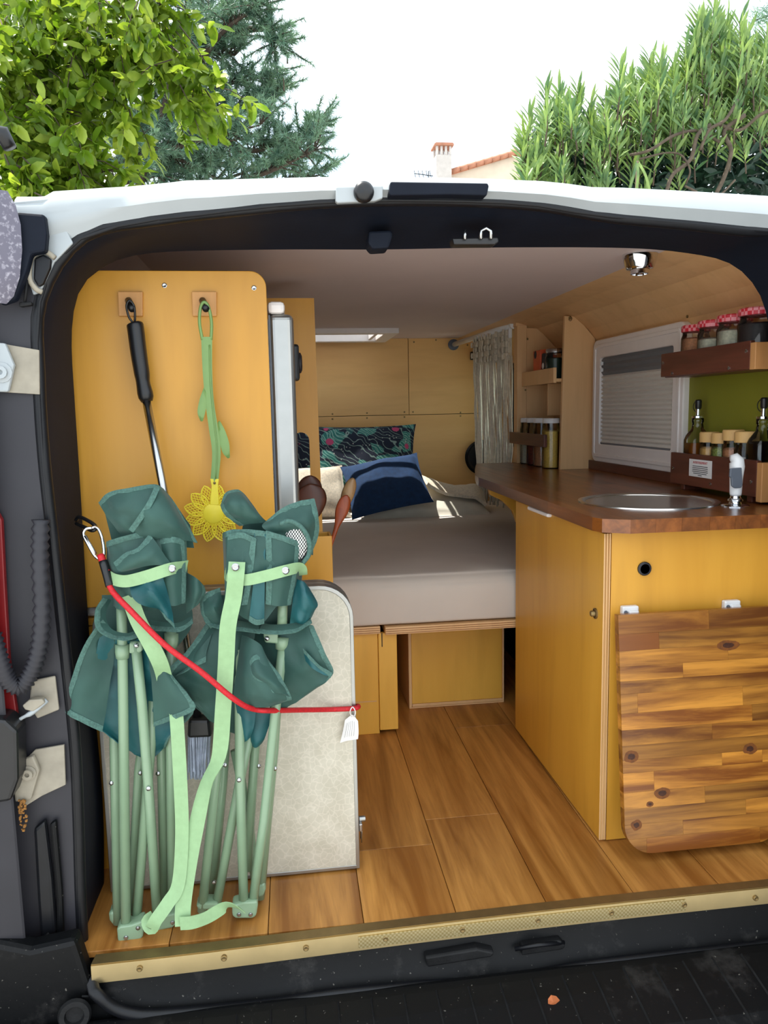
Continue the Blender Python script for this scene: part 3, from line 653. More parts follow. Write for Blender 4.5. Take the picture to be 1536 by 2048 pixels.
# ------------------------------------------------------------------ kitchen cabinet on the right
CX, CY0, CY1, CZ = .645, .107, .706, .676
cab = thing('kitchen_cabinet', 'plywood kitchen cabinet under the dark worktop, door facing the aisle', 'cabinet', (.88, .40, 0))
box('carcass', CX+.016, 1.125, CY0+.018, CY1, .012, CZ, 'black_matte', cab, bevel=0)
box('plinth', CX+.03, 1.12, CY0+.03, CY1-.01, 0, .014, 'black_matte', cab, bevel=0)
dr = box('door', CX, CX+.015, CY0-.0, CY1, .006, CZ-.003, 'ply', cab, bevel=.001)
for i in range(5):
    box('ply_layer', CX+.0002+i*.003, CX+.0022+i*.003, CY0-.0012, CY0+.0002, .006, CZ-.003, 'ply_edge_z' if i % 2 else 'ply_pale', dr, bevel=0)
box('grip_edge', CX-.012, CX+.002, .415, .57, CZ-.011, CZ-.001, 'frame_white', dr, bevel=.004)
lathe('lock_knob', [(.0115, 0), (.0115, .003), (.0085, .004), (.0085, .0015), (.0065, .0015), (.0065, .010), (.005, .012), (0, .0125)], (CX, .142, .497), 'brass_dark', dr, axis=(-1, 0, 0), n=20)
ep = box('end_panel', CX+.0175, 1.125, CY0+.002, CY0+.018, .002, CZ, 'ply', cab, bevel=.001)
lathe('cable_grommet', [(.0145, 0), (.0145, .004), (.012, .0055), (.006, .0045), (0, .005)], at(1288, 1137, y=CY0+.002), 'black_plastic', ep, axis=(0, -1, 0), n=20)
lathe('grommet_ring', [(.0125, .0052), (.0128, .0062), (.011, .0066), (.0105, .0052)], at(1288, 1137, y=CY0+.002), 'trim_panel', ep, axis=(0, -1, 0), n=20)
# fold-down acacia table board hung on two white hinges
brd = thing('folding_board', 'acacia wood drop-leaf board hanging from white hinges on the cabinet end', 'board', (.83, .05, .02))
bx0, bx1, bh = .664, 1.012, .492
th = math.atan2(.058, .492)
O = Vector((0, .097, .5075))
def bpt(u, w, d): return O+Vector((u, 0, 0))+Vector((0, -math.sin(th), -math.cos(th)))*w+Vector((0, -math.cos(th), math.sin(th)))*d
def clip(poly, x0, x1, y0, y1):
    for ax, v, sg in ((0, x0, 1), (0, x1, -1), (1, y0, 1), (1, y1, -1)):
        o_ = []
        for i, p in enumerate(poly):
            q = poly[(i+1) % len(poly)]; a, b = (p[ax]-v)*sg, (q[ax]-v)*sg
            if a >= 0: o_.append(p)
            if (a >= 0) != (b >= 0):
                u = a/(a-b); o_.append((p[0]+(q[0]-p[0])*u, p[1]+(q[1]-p[1])*u))
        poly = o_
        if not poly: return []
    return poly
outl = rrect(bx0, bx1, 0, bh, .06, 'cd', 8)
rs_ = random.Random(3); w = 0; k = 0
splits = [[.86], [.75], [.9], [.80, .99], [], [.70, .93], [.95], [.86], [], [.88, .97], [.73], [.84], [.93], [.79], [.71, .96]]
while w < bh-.002:
    h = [.040, .034, .032, .030, .026][k % 5]; e = min(bh, w+h)
    if bh-e < .012: e = bh
    cuts = [bx0]+[c for c in splits[k % len(splits)]]+[bx1]
    for a, b in zip(cuts, cuts[1:]):
        P = clip(outl, a+.00015, b-.00015, w+.00015, e-.00015)
        if len(P) < 3: continue
        n = len(P); V = [bpt(p[0], p[1], .004) for p in P]+[bpt(p[0], p[1], .022) for p in P]
        mk('stave', V, [tuple(range(n)), tuple(range(2*n-1, n-1, -1))]+[(i, (i+1) % n, (i+1) % n+n, i+n) for i in range(n)], 'stave', brd)
    w = e; k += 1
for px_, py_, rx_, rz_ in ((1457, 1293, .013, .0055), (1263, 1516, .008, .0065), (1325, 1589, .009, .006), (1300, 1611, .004, .003), (1273, 1653, .006, .0055), (1500, 1500, .008, .006)):
    yb = .06
    for _ in range(4):
        p = at(px_, py_, y=yb); w_ = (O.z-p.z)/math.cos(th); yb = bpt(0, w_, .0224).y
    for sc_, mt_, dd_ in ((2.0, 'knot_halo', .0222), (1.0, 'knot', .0225)):
        V = [bpt(p.x, w_, dd_)]+[bpt(p.x+rx_*sc_*math.cos(a)*(1+.25*noise.noise(Vector((a, px_, 0)))), w_+rz_*sc_*math.sin(a)*(1+.25*noise.noise(Vector((a*1.3, px_, 4)))), dd_-.0002) for a in np.linspace(0, 6.283, 17)[:-1]]
        mk('knot', V, [(0, i+1, (i+1) % 16+1) for i in range(16)], mt_, brd)
for px_, py_ in ((1258, 1232), (1461, 1220)):
    p = at(px_, py_, y=CY0-.004); x = p.x; z = .497
    hg = box('hinge', x-.018, x+.018, CY0-.012, CY0+.002, z+.002, z+.024, 'white_plastic', brd, bevel=.003)
    box('hinge_arm', x-.006, x+.016, CY0-.018, CY0-.010, z+.006, z+.016, 'white_plastic', hg, bevel=.003)
    lathe('hinge_screw', [(.004, 0), (.004, .002), (0, .002)], (x-.011, CY0-.012, z+.012), 'grey_plastic', hg, axis=(0, -1, 0), n=10)

# ------------------------------------------------------------------ worktop of dark staves with a round sink
wt = thing('worktop', 'dark brown wooden worktop with a rounded corner running towards the bed', 'worktop', (.9, .9, WTOP-.03))
SX, SY, SR = .850, .335, .148
def front(y):      # aisle-side edge of the top
    if y < .125:
        u = (.125-y)/.06; return .625+.06*(1-math.sqrt(max(0, 1-u*u)))
    if y < 1.12: return .625+(.642-.625)*(y-.125)/.995
    return .642+(.800-.642)*((y-1.12)/.63)**1.15
Y0w, Y1w = .065, 1.75
xs_ = [.62, .68, .735, .79, .85, .905, .96, 1.015, 1.07, 1.121]
rs_ = random.Random(11)
def stave_poly(x0, x1, y0, y1, hole):
    n = 9; P = []
    X = [x0+(x1-x0)*i/(n-1) for i in range(n)]
    lo, hi = [], []
    for x in X:
        a, b = y0, y1
        if hole == 'near': b = min(b, SY-math.sqrt(max(0, SR**2-(x-SX)**2)))
        if hole == 'far': a = max(a, SY+math.sqrt(max(0, SR**2-(x-SX)**2)))
        lo.append((x, a)); hi.append((x, b))
    return lo+hi[::-1]
def clip_front(P):
    """keep the part of a stave inside the shaped front edge"""
    Q = []
    for i, p in enumerate(P):
        q = P[(i+1) % len(P)]
        for s in range(12):
            u = s/12; x, y = p[0]+(q[0]-p[0])*u, p[1]+(q[1]-p[1])*u; Q.append((x, y))
    Q = [(max(x, front(y)), y) for x, y in Q]
    R_ = []
    for p in Q:
        if not R_ or (abs(p[0]-R_[-1][0])+abs(p[1]-R_[-1][1])) > 1e-5: R_.append(p)
    return R_
for i in range(len(xs_)-1):
    x0, x1 = xs_[i]+.00015, xs_[i+1]-.00015
    crosses = x0 < SX+SR and x1 > SX-SR
    ymax = Y1w
    if x1 < .8: # stave stops where the tapering front edge crosses it
        yy = [y for y in np.linspace(1.12, Y1w, 80) if front(y) < x1-.001]; ymax = max(yy) if yy else 1.12
    segs = []
    if crosses: segs += [(Y0w, SY, 'near'), (SY, .62+rs_.uniform(0, .2), 'far')]
    else: segs += [(Y0w, .42+rs_.uniform(-.2, .2), None)]
    y = segs[-1][1]
    while y < ymax-.02:
        e = min(ymax, y+rs_.uniform(.3, .55)); segs.append((y, e, None)); y = e
    for a, b, hole in segs:
        P = stave_poly(x0, x1, a+.0001, b-.0001, hole); P = clip_front(P)
        P = [p for p in P]
        if len(P) < 4: continue
        prism('stave', P, 'z', WTOP-.028, WTOP, 'top_stave', wt)
box('upstand', 1.108, 1.1195, .62, 1.75, WTOP, WTOP+.032, 'dark_wood', wt)
# edge nosing in lighter end grain along the rear edge
bp = [(.70, CZ-.0005), (.70, .60), (.715, .56), (.76, .535), (.80, .53)]
prism('bracket', [(.655, WTOP-.029), (.66, .655), (.70, .635), (.735, .60), (.75, .56), (.80, .56), (.80, WTOP-.029)], 'y', 1.03, 1.05, 'ply', wt, .002)
sink = thing('round_sink', 'round stainless steel sink set into the dark worktop', 'sink', (SX, SY, WTOP-.1))
z = WTOP
lathe('basin', [(SR+.012, z), (SR+.011, z+.003), (SR+.002, z+.004), (SR-.006, z+.001), (SR-.010, z-.012), (SR-.014, z-.09), (SR-.04, z-.115), (.03, z-.122), (0, z-.122)], (SX, SY, 0), 'sink_steel', sink, n=64)
lathe('drain', [(.03, z-.1215), (.028, z-.119), (.02, z-.120), (0, z-.121)], (SX, SY, 0), 'chrome', sink, n=24)
fa = thing('sink_faucet', 'white hand-shower tap with grey trigger on a chrome base', 'faucet', (.988, .2, WTOP))
fx, fy = .988, .200
lathe('base', [(.030, 0), (.030, .002), (.024, .005), (.014, .006), (.012, .010), (.016, .012), (.016, .016), (.012, .018), (.010, .024), (.013, .026)], (fx, fy, WTOP), 'chrome', fa, n=28)
V, F = tube_vf([(fx, fy, WTOP+.024), (fx, fy, WTOP+.03), (fx+.000, fy, WTOP+.06), (fx+.001, fy, WTOP+.088), (fx+.0, fy+.001, WTOP+.100), (fx-.004, fy+.004, WTOP+.1065), (fx-.012, fy+.006, WTOP+.107)], [.0115, .0125, .0135, .0158, .0155, .0125, .006], 20)
mk('handset', V, F, 'white_plastic', fa, smooth=True)
tg = slab('trigger', [(1461, 937), (1484, 935), (1486, 970), (1483, 976), (1470, 977), (1464, 972), (1463, 956), (1460, 954)], fy-.0172, .006, 'grey_plastic', fa, .002)

# ------------------------------------------------------------------ shelf unit by the bed
su = thing('shelf_unit', 'pale plywood shelf unit standing on the far end of the worktop', 'shelf', (1.04, 1.55, WTOP))
z0 = WTOP
prism('upright', [(1.0, z0), (1.126, z0), (1.126, 1.172), (1.056, 1.25), (1.012, 1.252)], 'y', 1.315, 1.331, 'ply_pale', su, .001)
prism('upright', [(1.0, z0), (1.126, z0), (1.126, 1.172), (1.05, 1.25), (1.0, 1.252)], 'y', 1.712, 1.728, 'ply_pale', su, .001)
box('batten', .958, .998, 1.70, 1.745, z0, 1.262, 'ply_pale', su)
box('shelf', .99, 1.126, 1.332, 1.711, 1.022, 1.034, 'ply_pale', su)
box('shelf_rail', .978, .990, 1.332, 1.711, 1.018, 1.073, 'ply_pale', su)
box('divider', 1.02, 1.126, 1.505, 1.517, .90, 1.021, 'ply_pale', su)
box('back_board', 1.118, 1.127, 1.332, 1.711, z0, 1.165, 'ply_pale', su)
rb = box('jar_rail', .944, .956, 1.332, 1.760, .787, .833, 'dark_wood', su)
box('rail_return', .956, 1.0, 1.746, 1.758, .787, .833, 'dark_wood', su)
lathe('cup_hook', [(.006, 0), (.006, .002), (0, .002)], at(1140, 636, y=1.314), 'brass_dark', su, axis=(0, -1, 0), n=10)
tube('cup_hook', ppath([(1140, 632, 1.31), (1144, 637, 1.30), (1141, 642, 1.298), (1137, 639, 1.30)], 3), .0012, 'brass_dark', su, n=6)
for a, b in ((1055, 678), (1051, 780)): screw(at(a, b, y=1.699), su, .004, mat='brass_dark')

def jar(name, label, c, r, h, body_h, mats, cat='jar', group=None, lidr=None, lidh=.016, fill=.8, neck=None):
    """glass jar with contents and lid; h total height"""
    j = thing(name, label, cat, c, group)
    gh = h-lidh; nk = neck or r*.9
    lathe('glass_body', [(r*.9, 0), (r, .004), (r, gh*.84), (nk, gh*.93), (nk, gh+.002)], c, 'glass', j, n=24)
    if mats[0]:
        f = gh*.84*fill; lathe('contents', [(r*.86, .003), (r*.95, .006), (r*.95, f-.004), (r*.7, f), (0, f+.001)], c, mats[0], j, n=20)
    L = lidr or r*.95
    lathe('lid', [(0, h), (L*.93, h), (L, h-.003), (L, gh+.001), (L*.96, gh), (0, gh)], c, mats[1], j, n=28)
    return j
# four tall jars behind the dark rail
for i, (px_, m_, nme) in enumerate(((1045, 'grains_pale', 'tall glass jar of pale grains, farthest behind the dark rail by the bed'), (1062, 'chilli', 'tall glass jar of dark red spice, second from the bed behind the dark rail'), (1079, 'lentils', 'tall glass jar of brown seeds, third from the bed behind the dark rail'), (1097, 'pasta', 'tall glass jar of yellow pasta nearest the plywood upright'))):
    y = [1.655, 1.575, 1.49, 1.39][i]; p = at(px_, 880, y=y)
    jar('storage_jar', nme, (min(.995, max(.992, p.x)), y, WTOP), .034, .185, 0, (m_, 'white_plastic'), group='tall jars behind the rail', fill=[.7, .75, .72, 1.0][i], lidh=.018)
o = jar('spice_jar', 'dark green jar with silver lid on the upper plywood shelf', (1.02, 1.43, 1.0345), .037, .112, 0, ('dark_green', 'steel'), group=None, fill=.98)
o = jar('spice_jar', 'dark jar half hidden behind the plywood upright on the upper shelf', (1.06, 1.365, 1.0345), .03, .118, 0, ('beans_dark', 'steel'))
tin = thing('tea_box', 'orange tea box with a round dark emblem on the plywood shelf', 'box', (1.02, 1.58, 1.0345))
prism('carton', [(.992, 1.0345), (1.06, 1.0345), (1.06, 1.150), (1.035, 1.156), (.992, 1.150)], 'y', 1.52, 1.60, 'orange_tin', tin, .002)
lathe('emblem', [(.015, 0), (.015, .0008), (.009, .001), (.009, .0003), (0, .0003)], (.992, 1.575, 1.135), 'ink', tin, axis=(-1, 0, 0), n=20)
sr = thing('snack_packet', 'white and black printed packet between tea box and green jar', 'packet', (1.0, 1.48, 1.0345))
box('packet_body', .995, 1.03, 1.478, 1.512, 1.0345, 1.135, 'ink', sr, bevel=.004)
for z_ in (1.05, 1.082): lathe('printed_flourish', [(.012, 0), (.012, .0006), (.007, .0008), (.007, .0001), (0, .0001)], (.995, 1.494, z_+.006), 'paper', sr, axis=(-1, 0, 0), n=14)

# ------------------------------------------------------------------ dark shelf with gingham-lid jars, rack with bottles
us = thing('wall_shelf', 'dark wooden wall shelf holding red-lidded jars above the worktop', 'shelf', (1.08, .42, 1.0))
fb = box('front_board', 1.022, 1.034, .222, .622, 1.006, 1.067, 'dark_wood', us)
box('bottom_board', 1.034, 1.124, .21, .622, 1.004, 1.014, 'dark_wood', us)
box('end_board', 1.022, 1.124, .202, .2215, 1.004, 1.062, 'shelf_end', us); box('end_board', 1.034, 1.124, .61, .622, 1.0145, 1.062, 'dark_wood', us)
for y, z_ in ((.61, 1.043), (.56, 1.013), (.30, 1.012), (.235, 1.045)): screw((1.0215, y, z_), us, .0045, axis=(-1, 0, 0))
for i, (y, m_, r, h, tx) in enumerate(((.548, 'lentils', .036, .120, 'smallest red gingham-lidded jar of brown lentils at the window end of the shelf'), (.462, 'grains_pale', .039, .122, 'red gingham-lidded jar of pale grains, second from the window'), (.374, 'grains_pale', .040, .125, 'red gingham-lidded jar of pale flour, third from the window'), (.275, 'beans_dark', .047, .128, 'largest red gingham-lidded jar of speckled dark beans at the shelf end'))):
    jar('preserve_jar', tx, (1.078, y, 1.0145), r, h, 0, (m_, 'gingham'), group='red-lidded jars on the wall shelf', lidr=r*1.0, fill=[1.02, .9, 1.0, 1.02][i], lidh=.017)
rk = thing('bottle_rack', 'low dark wooden rack on the worktop holding bottles and spice jars', 'rack', (1.085, .41, WTOP))
box('front_board', 1.046, 1.058, .216, .60, .722, .804, 'dark_wood', rk)
box('bottom_board', 1.058, 1.122, .216, .60, .722, .732, 'dark_wood', rk)
box('end_board', 1.046, 1.122, .196, .2155, .712, .800, 'shelf_end', rk); box('end_board', 1.058, 1.122, .588, .60, .7325, .80, 'dark_wood', rk)
box('foot', 1.06, 1.11, .25, .27, WTOP, .722, 'dark_wood', rk); box('foot', 1.06, 1.11, .55, .57, WTOP, .722, 'dark_wood', rk)
for y, z_ in ((.585, .762), (.40, .735), (.235, .755)): screw((1.0455, y, z_), rk, .0045, axis=(-1, 0, 0))
# warning sticker on the rack
sk = box('sticker', 1.0448, 1.0456, at(1424, 940, x=1.046).y, at(1379, 935, x=1.046).y, .748, .792, 'paper', rk, bevel=0); sk['label'] = 'white printed warning sticker'
def text_mesh(txt, size, mat, parent, name, origin, ux, uz, nrm, width=None):
    cu = bpy.data.curves.new('t', 'FONT'); cu.body = txt; cu.size = size; cu.align_x = 'CENTER'; cu.extrude = .00015
    to = bpy.data.objects.new('t', cu); COL.objects.link(to)
    me = bpy.data.meshes.new_from_object(to.evaluated_get(bpy.context.evaluated_depsgraph_get()))
    V = [v.co.copy() for v in me.vertices]; F = [tuple(p.vertices) for p in me.polygons]
    bpy.data.objects.remove(to); s = 1
    if width:
        w_ = max(v.x for v in V)-min(v.x for v in V); s = width/w_
    o_ = Vector(origin); ux, uz, nrm = Vector(ux), Vector(uz), Vector(nrm)
    return mk(name, [o_+ux*v.x*s+uz*v.y+nrm*v.z for v in V], F, mat, parent)
ym = WL[sk.name].y
text_mesh('AVERTISSEMENT', .0085, 'ink_red', sk, 'lettering', (1.0444, ym, .7815), (0, -1, 0), (0, 0, 1), (-1, 0, 0), .068)
for i in range(6):
    wd = [.070, .072, .071, .073, .062, .018][i]; z_ = .7755-i*.0046
    box('text_line', 1.0443, 1.0447, ym-wd/2, ym+wd/2, z_-.0012, z_+.0004, 'ink', sk, bevel=0)
def bottle(label, c, liq, fill):
    b_ = thing('oil_bottle', label, 'bottle', c, 'pouring bottles in the rack')
    R = .031
    def sq(name, prof, mat):          # rounded square section bottle
        V, F = [], []; n = 24
        for r, h in prof:
            for i in range(n):
                a = 2*math.pi*i/n; k_ = 1/max(abs(math.cos(a)), abs(math.sin(a))); k_ = 1+(min(k_, 1.22)-1)*(1 if r > .02 else 0)
                V.append(Vector(c)+Vector((r*k_*math.cos(a)*.92, r*k_*math.sin(a)*.92, h)))
        for j in range(len(prof)-1):
            for i in range(n): F.append((j*n+i, j*n+(i+1) % n, (j+1)*n+(i+1) % n, (j+1)*n+i))
        F.append(tuple(range(n-1, -1, -1))); F.append(tuple((len(prof)-1)*n+i for i in range(n)))
        return mk(name, V, F, mat, b_, smooth=True)
    sq('glass_body', [(R*.95, 0), (R, .004), (R, .105), (R*.85, .118), (.017, .135), (.0145, .150), (.0165, .152), (.0165, .162), (.0135, .163)], 'glass')
    sq('oil', [(R*.9, .003), (R*.95, .006), (R*.95, min(.103, fill)), (R*.8, fill), (.002, fill+.0005)], liq)
    lathe('spout', [(.0155, .163), (.0155, .168), (.006, .170), (.0052, .188), (.0052, .196)], c, 'chrome', b_, n=16)
    lathe('spout_cap', [(.0065, .186), (.0082, .190), (.0085, .208), (.006, .211), (0, .211)], c, 'black_plastic', b_, n=16)
    tube('cap_strap', [Vector(c)+Vector((0, .006+.019*math.sin(a), .189-.011*math.cos(a)*1.3+.004)) for a in np.linspace(.2, 2.9, 10)], .0012, 'black_plastic', b_, n=6)
bottle('clear pouring bottle of amber oil beside the window frame', (1.090, .545, .7325), 'oil', .098)
bottle('pouring bottle of dark vinegar at the near end of the rack', (1.088, .262, .7325), 'vinegar', .112)
for i, (y, m_, h, r, tx) in enumerate(((.478, 'spice_tan', .128, .0235, 'cork-lidded jar of tan spice next to the amber oil bottle'), (.424, 'herbs', .127, .0235, 'cork-lidded jar of dried green herbs'), (.372, 'lentils', .136, .025, 'taller cork-lidded jar of brown spice, third from the oil bottle'), (.318, 'salt', .133, .027, 'cork-lidded jar half full of white salt beside the vinegar bottle'))):
    jar('cork_jar', tx, (1.085, y, .7325), r, h, 0, (m_, 'cork'), group='cork-lidded spice jars', lidr=r*1.02, lidh=.026, fill=[1.05, 1.08, 1.0, .8][i])

# chrome ceiling spot
cs = thing('ceiling_spot', 'chrome round ceiling spotlight above the sink', 'lamp', (.842, .39, CEIL-.05))
lathe('shell', [(.040, 0), (.040, -.004), (.033, -.030), (.030, -.034), (.022, -.035), (.022, -.031), (0, -.031)], (.842, .385, CEIL), 'chrome', cs, n=32)
lathe('bulb_ring', [(.021, -.034), (.021, -.045), (.017, -.046), (.016, -.036), (0, -.036)], (.842, .385, CEIL), 'chrome', cs, n=28)
screw(at(1374, 633, y=.62), wr, .004, axis=(-1, 0, 0), mat='brass_dark')
# ------------------------------------------------------------------ bed platform, storage box, mattress, cushions
BY = .722
pb = thing('bed_platform', 'layered plywood bed base across the van, carried on a plywood bench', 'bed', (.3, 1.4, 0))
for x0, x1, y0, nme in ((-.05, .258, BY+.012, 'platform_board'), (.270, 1.12, BY-.004, 'platform_board')):
    pbd = box(nme, x0, x1, y0, 2.40, .303, .325, 'ply_pale', pb, bevel=.002)
    for i in range(3): box('ply_layer', x0+.001, x1-.001, y0-.0006, y0+.0004, .3065+i*.006, .3082+i*.006, 'ply_glue', pbd, bevel=0)
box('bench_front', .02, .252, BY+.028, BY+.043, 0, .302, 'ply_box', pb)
box('bench_seam', .02, .245, BY+.0262, BY+.0285, .098, .101, 'ply_pale', pb, bevel=0)
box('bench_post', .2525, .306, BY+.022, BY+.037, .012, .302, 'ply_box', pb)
box('post_gap', .262, .2645, BY+.0205, BY+.0225, .262, .302, 'black_matte', pb, bevel=0)
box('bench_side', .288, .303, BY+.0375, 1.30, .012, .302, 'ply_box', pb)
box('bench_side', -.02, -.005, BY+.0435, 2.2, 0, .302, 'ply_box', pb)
bxo = thing('storage_box', 'yellow plywood storage box on the floor under the bed', 'box', (.52, 1.05, 0))
x0, x1 = .367, .674
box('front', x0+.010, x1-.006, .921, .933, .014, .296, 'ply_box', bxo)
for a in ((x0, x0+.0095, .918, 1.25, .004, .297), (x1-.0055, x1, .918, 1.25, .004, .297)): box('side', *a, 'ply_pale', bxo)
box('bottom', x0, x1, .918, 1.25, 0, .0038, 'ply_pale', bxo)
box('bottom_lip', x0+.0098, x1-.0058, .919, .926, .0042, .0135, 'ply_pale', bxo)
box('back', x0+.0098, x1-.0058, 1.235, 1.249, .0042, .29, 'ply', bxo)
# mattress with a loose fitted sheet
nx, ny = 46, 60
def matt_pt(u, v):          # u across x, v profile front->top->back
    X0, X1, Y0, Y1, Z0, Z1, r = -.03, 1.10, BY+.002, 2.385, .3265, .470, .05
    x = X0+(X1-X0)*u
    prof = [(Y0+.03, Z0), (Y0+.006, Z0+.004), (Y0, Z0+.02), (Y0, Z1-r-.01), (Y0+.008, Z1-.03), (Y0+.028, Z1-.010), (Y0+r+.02, Z1), (Y0+.3, Z1+.004), (1.6, Z1+.003), (Y1-.05, Z1), (Y1, Z1-.03), (Y1, Z0)]
    p = crom([Vector((0, a, b)) for a, b in prof], v*(len(prof)-1))
    return Vector((x, p.y, p.z))
G = []
for i in range(ny+1):
    row = []
    for j in range(nx+1):
        p = matt_pt(j/nx, i/ny); v = i/ny
        wv_ = noise.noise(Vector((p.x*7+p.y*3, p.y*2.5, 1)))*.004+noise.noise(Vector((p.x*3-p.y*6, (p.x+p.y)*9, 4)))*.004
        if .05 < v < .92: p = p+Vector((0, (-wv_*.8 if v < .5 else 0), wv_ if v > .35 else 0))
        row.append(p)
    G.append(row)
V, F = grid_vf(G)
mat_ = mk('mattress', V, F, 'sheet', None, smooth=True); tag(mat_, 'mattress in a wrinkled pale grey fitted sheet on the plywood bed', 'mattress')

def pillow(name, label, corners, puff, mat, cat='cushion', n=16, hem=None, seed=0, group=None, sag=0):
    """stuffed cushion: corner points TL TR BR BL in the world, thickness puff"""
    TL, TR, BR, BL = [Vector(c) for c in corners]
    nrm = (TR-TL).cross(BL-TL).normalized()
    if nrm.y > 0: nrm = -nrm
    GA, GB = [], []
    for i in range(n+1):
        ra, rb_ = [], []
        for j in range(n+1):
            u, v = j/n, i/n
            p = TL.lerp(TR, u).lerp(BL.lerp(BR, u), v)
            c_ = (TL+TR+BR+BL)/4
            e = (4*u*(1-u))*(4*v*(1-v)); pin = 1-.07*((4*u*(1-u))**.8*(1-4*v*(1-v))+(4*v*(1-v))**.8*(1-4*u*(1-u)))
            p = c_+(p-c_)*pin
            h = puff*(e**.42)*(1+.18*noise.noise(p*9+Vector((seed, 0, 0))))
            w_ = .006*noise.noise(p*16+Vector((0, seed, 0)))*min(1, e*5)
            ra.append(p+nrm*(h+w_)); rb_.append(p-nrm*h*.7)
        GA.append(ra); GB.append(rb_)
    V1, F1 = grid_vf(GA); V2, F2 = grid_vf(GB)
    V, F = join([(V1, F1), (V2, [f[::-1] for f in F2])])
    o = mk(name, V, F, mat, None, smooth=True); tag(o, label, cat, group)
    md = o.modifiers.new('w', 'WELD'); md.merge_threshold = .0005
    return o
def wpt(px_, py_, y): return at(px_, py_, y=y)
pillow('floral_pillow', 'large pillow in dark floral and leaf print against the plywood bulkhead', (wpt(575, 850, 2.30), wpt(832, 848, 2.30), wpt(838, 1010, 2.14), wpt(565, 1020, 2.14)), .062, 'floral', seed=1)
pillow('fleece_cushion', 'cream fleece cushion behind the wooden spoons', (wpt(575, 936, 2.06), wpt(684, 930, 2.08), wpt(704, 1036, 1.92), wpt(560, 1038, 1.92)), .05, 'fleece', seed=4)
pillow('navy_cushion', 'navy blue square cushion leaning with a bright sun patch', (wpt(680, 934, 1.985), wpt(834, 905, 2.00), wpt(868, 1004, 1.80), wpt(704, 1040, 1.79)), .055, 'navy_cloth', seed=2)
pillow('grey_pillow', 'long pale grey pillow lying at the right of the bed head', (wpt(775, 962, 2.22), wpt(955, 985, 2.16), wpt(990, 1034, 1.87), wpt(720, 1040, 1.86)), .045, 'pillow_grey', cat='pillow', seed=3)
G = grid_surf([[wpt(840, 957, 2.20), wpt(872, 968, 2.20), wpt(905, 976, 2.19), wpt(948, 974, 2.17), wpt(962, 985, 2.14)], [wpt(846, 962, 2.08), wpt(872, 974, 2.08), wpt(905, 984, 2.07), wpt(945, 984, 2.06), wpt(964, 1000, 2.03)], [wpt(852, 972, 2.0), wpt(880, 988, 1.99), wpt(910, 996, 1.99), wpt(948, 1000, 1.98), wpt(968, 1014, 1.96)]], 6)
V, F = grid_vf([[v+Vector((0, -.035, .012+.004*noise.noise(v*40))) for v in r] for r in G]); fl = mk('fleece_throw', V, F, 'fleece', None, smooth=True, solid=.014); tag(fl, 'cream fleece throw folded over the grey pillow', 'blanket')

# curtain on its white rod
ra, rz = at(1024, 650, y=1.765), at(908, 689, y=2.405)
rod = thing('curtain_rod', 'white curtain rod slanting to the bulkhead beside the bed', 'rod', (.95, 1.77, 1.2))
tube('pole', [ra, rz], .012, 'white_plastic', rod, n=14)
lathe('finial', [(.012, 0), (.017, .004), (.017, .016), (.011, .022), (0, .024)], ra, 'white_plastic', rod, axis=(ra-rz), n=16)
lathe('wall_flange', [(.027, 0), (.027, .006), (.016, .010), (.016, .02)], Vector((rz.x, BACK-.001, rz.z)), 'grey_plastic', rod, axis=(0, -1, 0), n=20)
box('bracket', ra.x-.008, ra.x+.008, ra.y+.02, ra.y+.036, ra.z-.05, ra.z-.0, 'white_plastic', rod, bevel=.004)
mb = rod
box('ceiling_block', ra.x-.002, ra.x+.04, ra.y-.06, ra.y+.03, ra.z-.012, CEIL, 'ply_pale', rod)
cu = thing('macrame_curtain', 'cream macrame string curtain hanging beside the bed window', 'curtain', (.93, 2.0, .45))
def cpt(u, z):              # position along the gathered curtain
    top_u = .05+.58*u
    p = ra.lerp(rz, top_u); k_ = (1.26-z)
    q = p+Vector((.012*math.sin(u*34+z*2)+.01, .012*math.cos(u*29), 0))
    c_ = ra.lerp(rz, .05+.58*.45); q.x = q.x; q.y = c_.y+(q.y-c_.y)*(1-.14*min(1, k_*1.4)); q.z = z
    return q
rows = [[cpt(j/60, z) for j in range(61)] for z in np.linspace(1.255, 1.13, 8)]
V, F = grid_vf(rows); mk('knotted_band', V, F, 'macrame', cu, smooth=True, solid=.004)
st_ = []
for j in range(64):
    u = (j+random.random()*.6)/64; zb = random.uniform(.50, .56)
    st_.append(tube_vf([cpt(u, z)+Vector((random.uniform(-.003, .003), random.uniform(-.004, .004), 0)) for z in np.linspace(1.15, zb, 9)], .0042, 5))
V, F = join(st_); so = mk('strings', V, F, 'macrame', cu, smooth=True); so['kind'] = 'stuff'
kn = []
for r_ in range(5):
    for j in range(22):
        p = cpt((j+.5*(r_ % 2))/22, 1.245-r_*.024); kn.append(tube_vf([p+Vector((-.012, 0, .012)), p+Vector((-.014, 0, 0)), p+Vector((-.012, 0, -.012))], .005, 5))
V, F = join(kn); kk = mk('knots', V, F, 'macrame', cu, smooth=True); kk['kind'] = 'stuff'
sw = box('switch', at(936, 0, y=BACK).x, at(950, 0, y=BACK).x+.004, BACK-.018, BACK-.001, 1.172, 1.212, 'black_plastic', None, bevel=.003); tag(sw, 'small black switch box on the bulkhead next to the curtain', 'switch')
p = at(962, 914, y=BACK-.002)
dsk = thing('round_cover', 'black round cover low on the bulkhead half behind the curtain', 'cover', p)
lathe('dish', [(.083, 0), (.083, .02), (.076, .028), (.03, .02), (0, .018)], p, 'black_plastic', dsk, axis=(0, -1, 0), n=40)
lathe('rim', [(.084, .016), (.088, .022), (.080, .030), (.078, .026)], p, 'rubber', dsk, axis=(0, -1, 0), n=40)

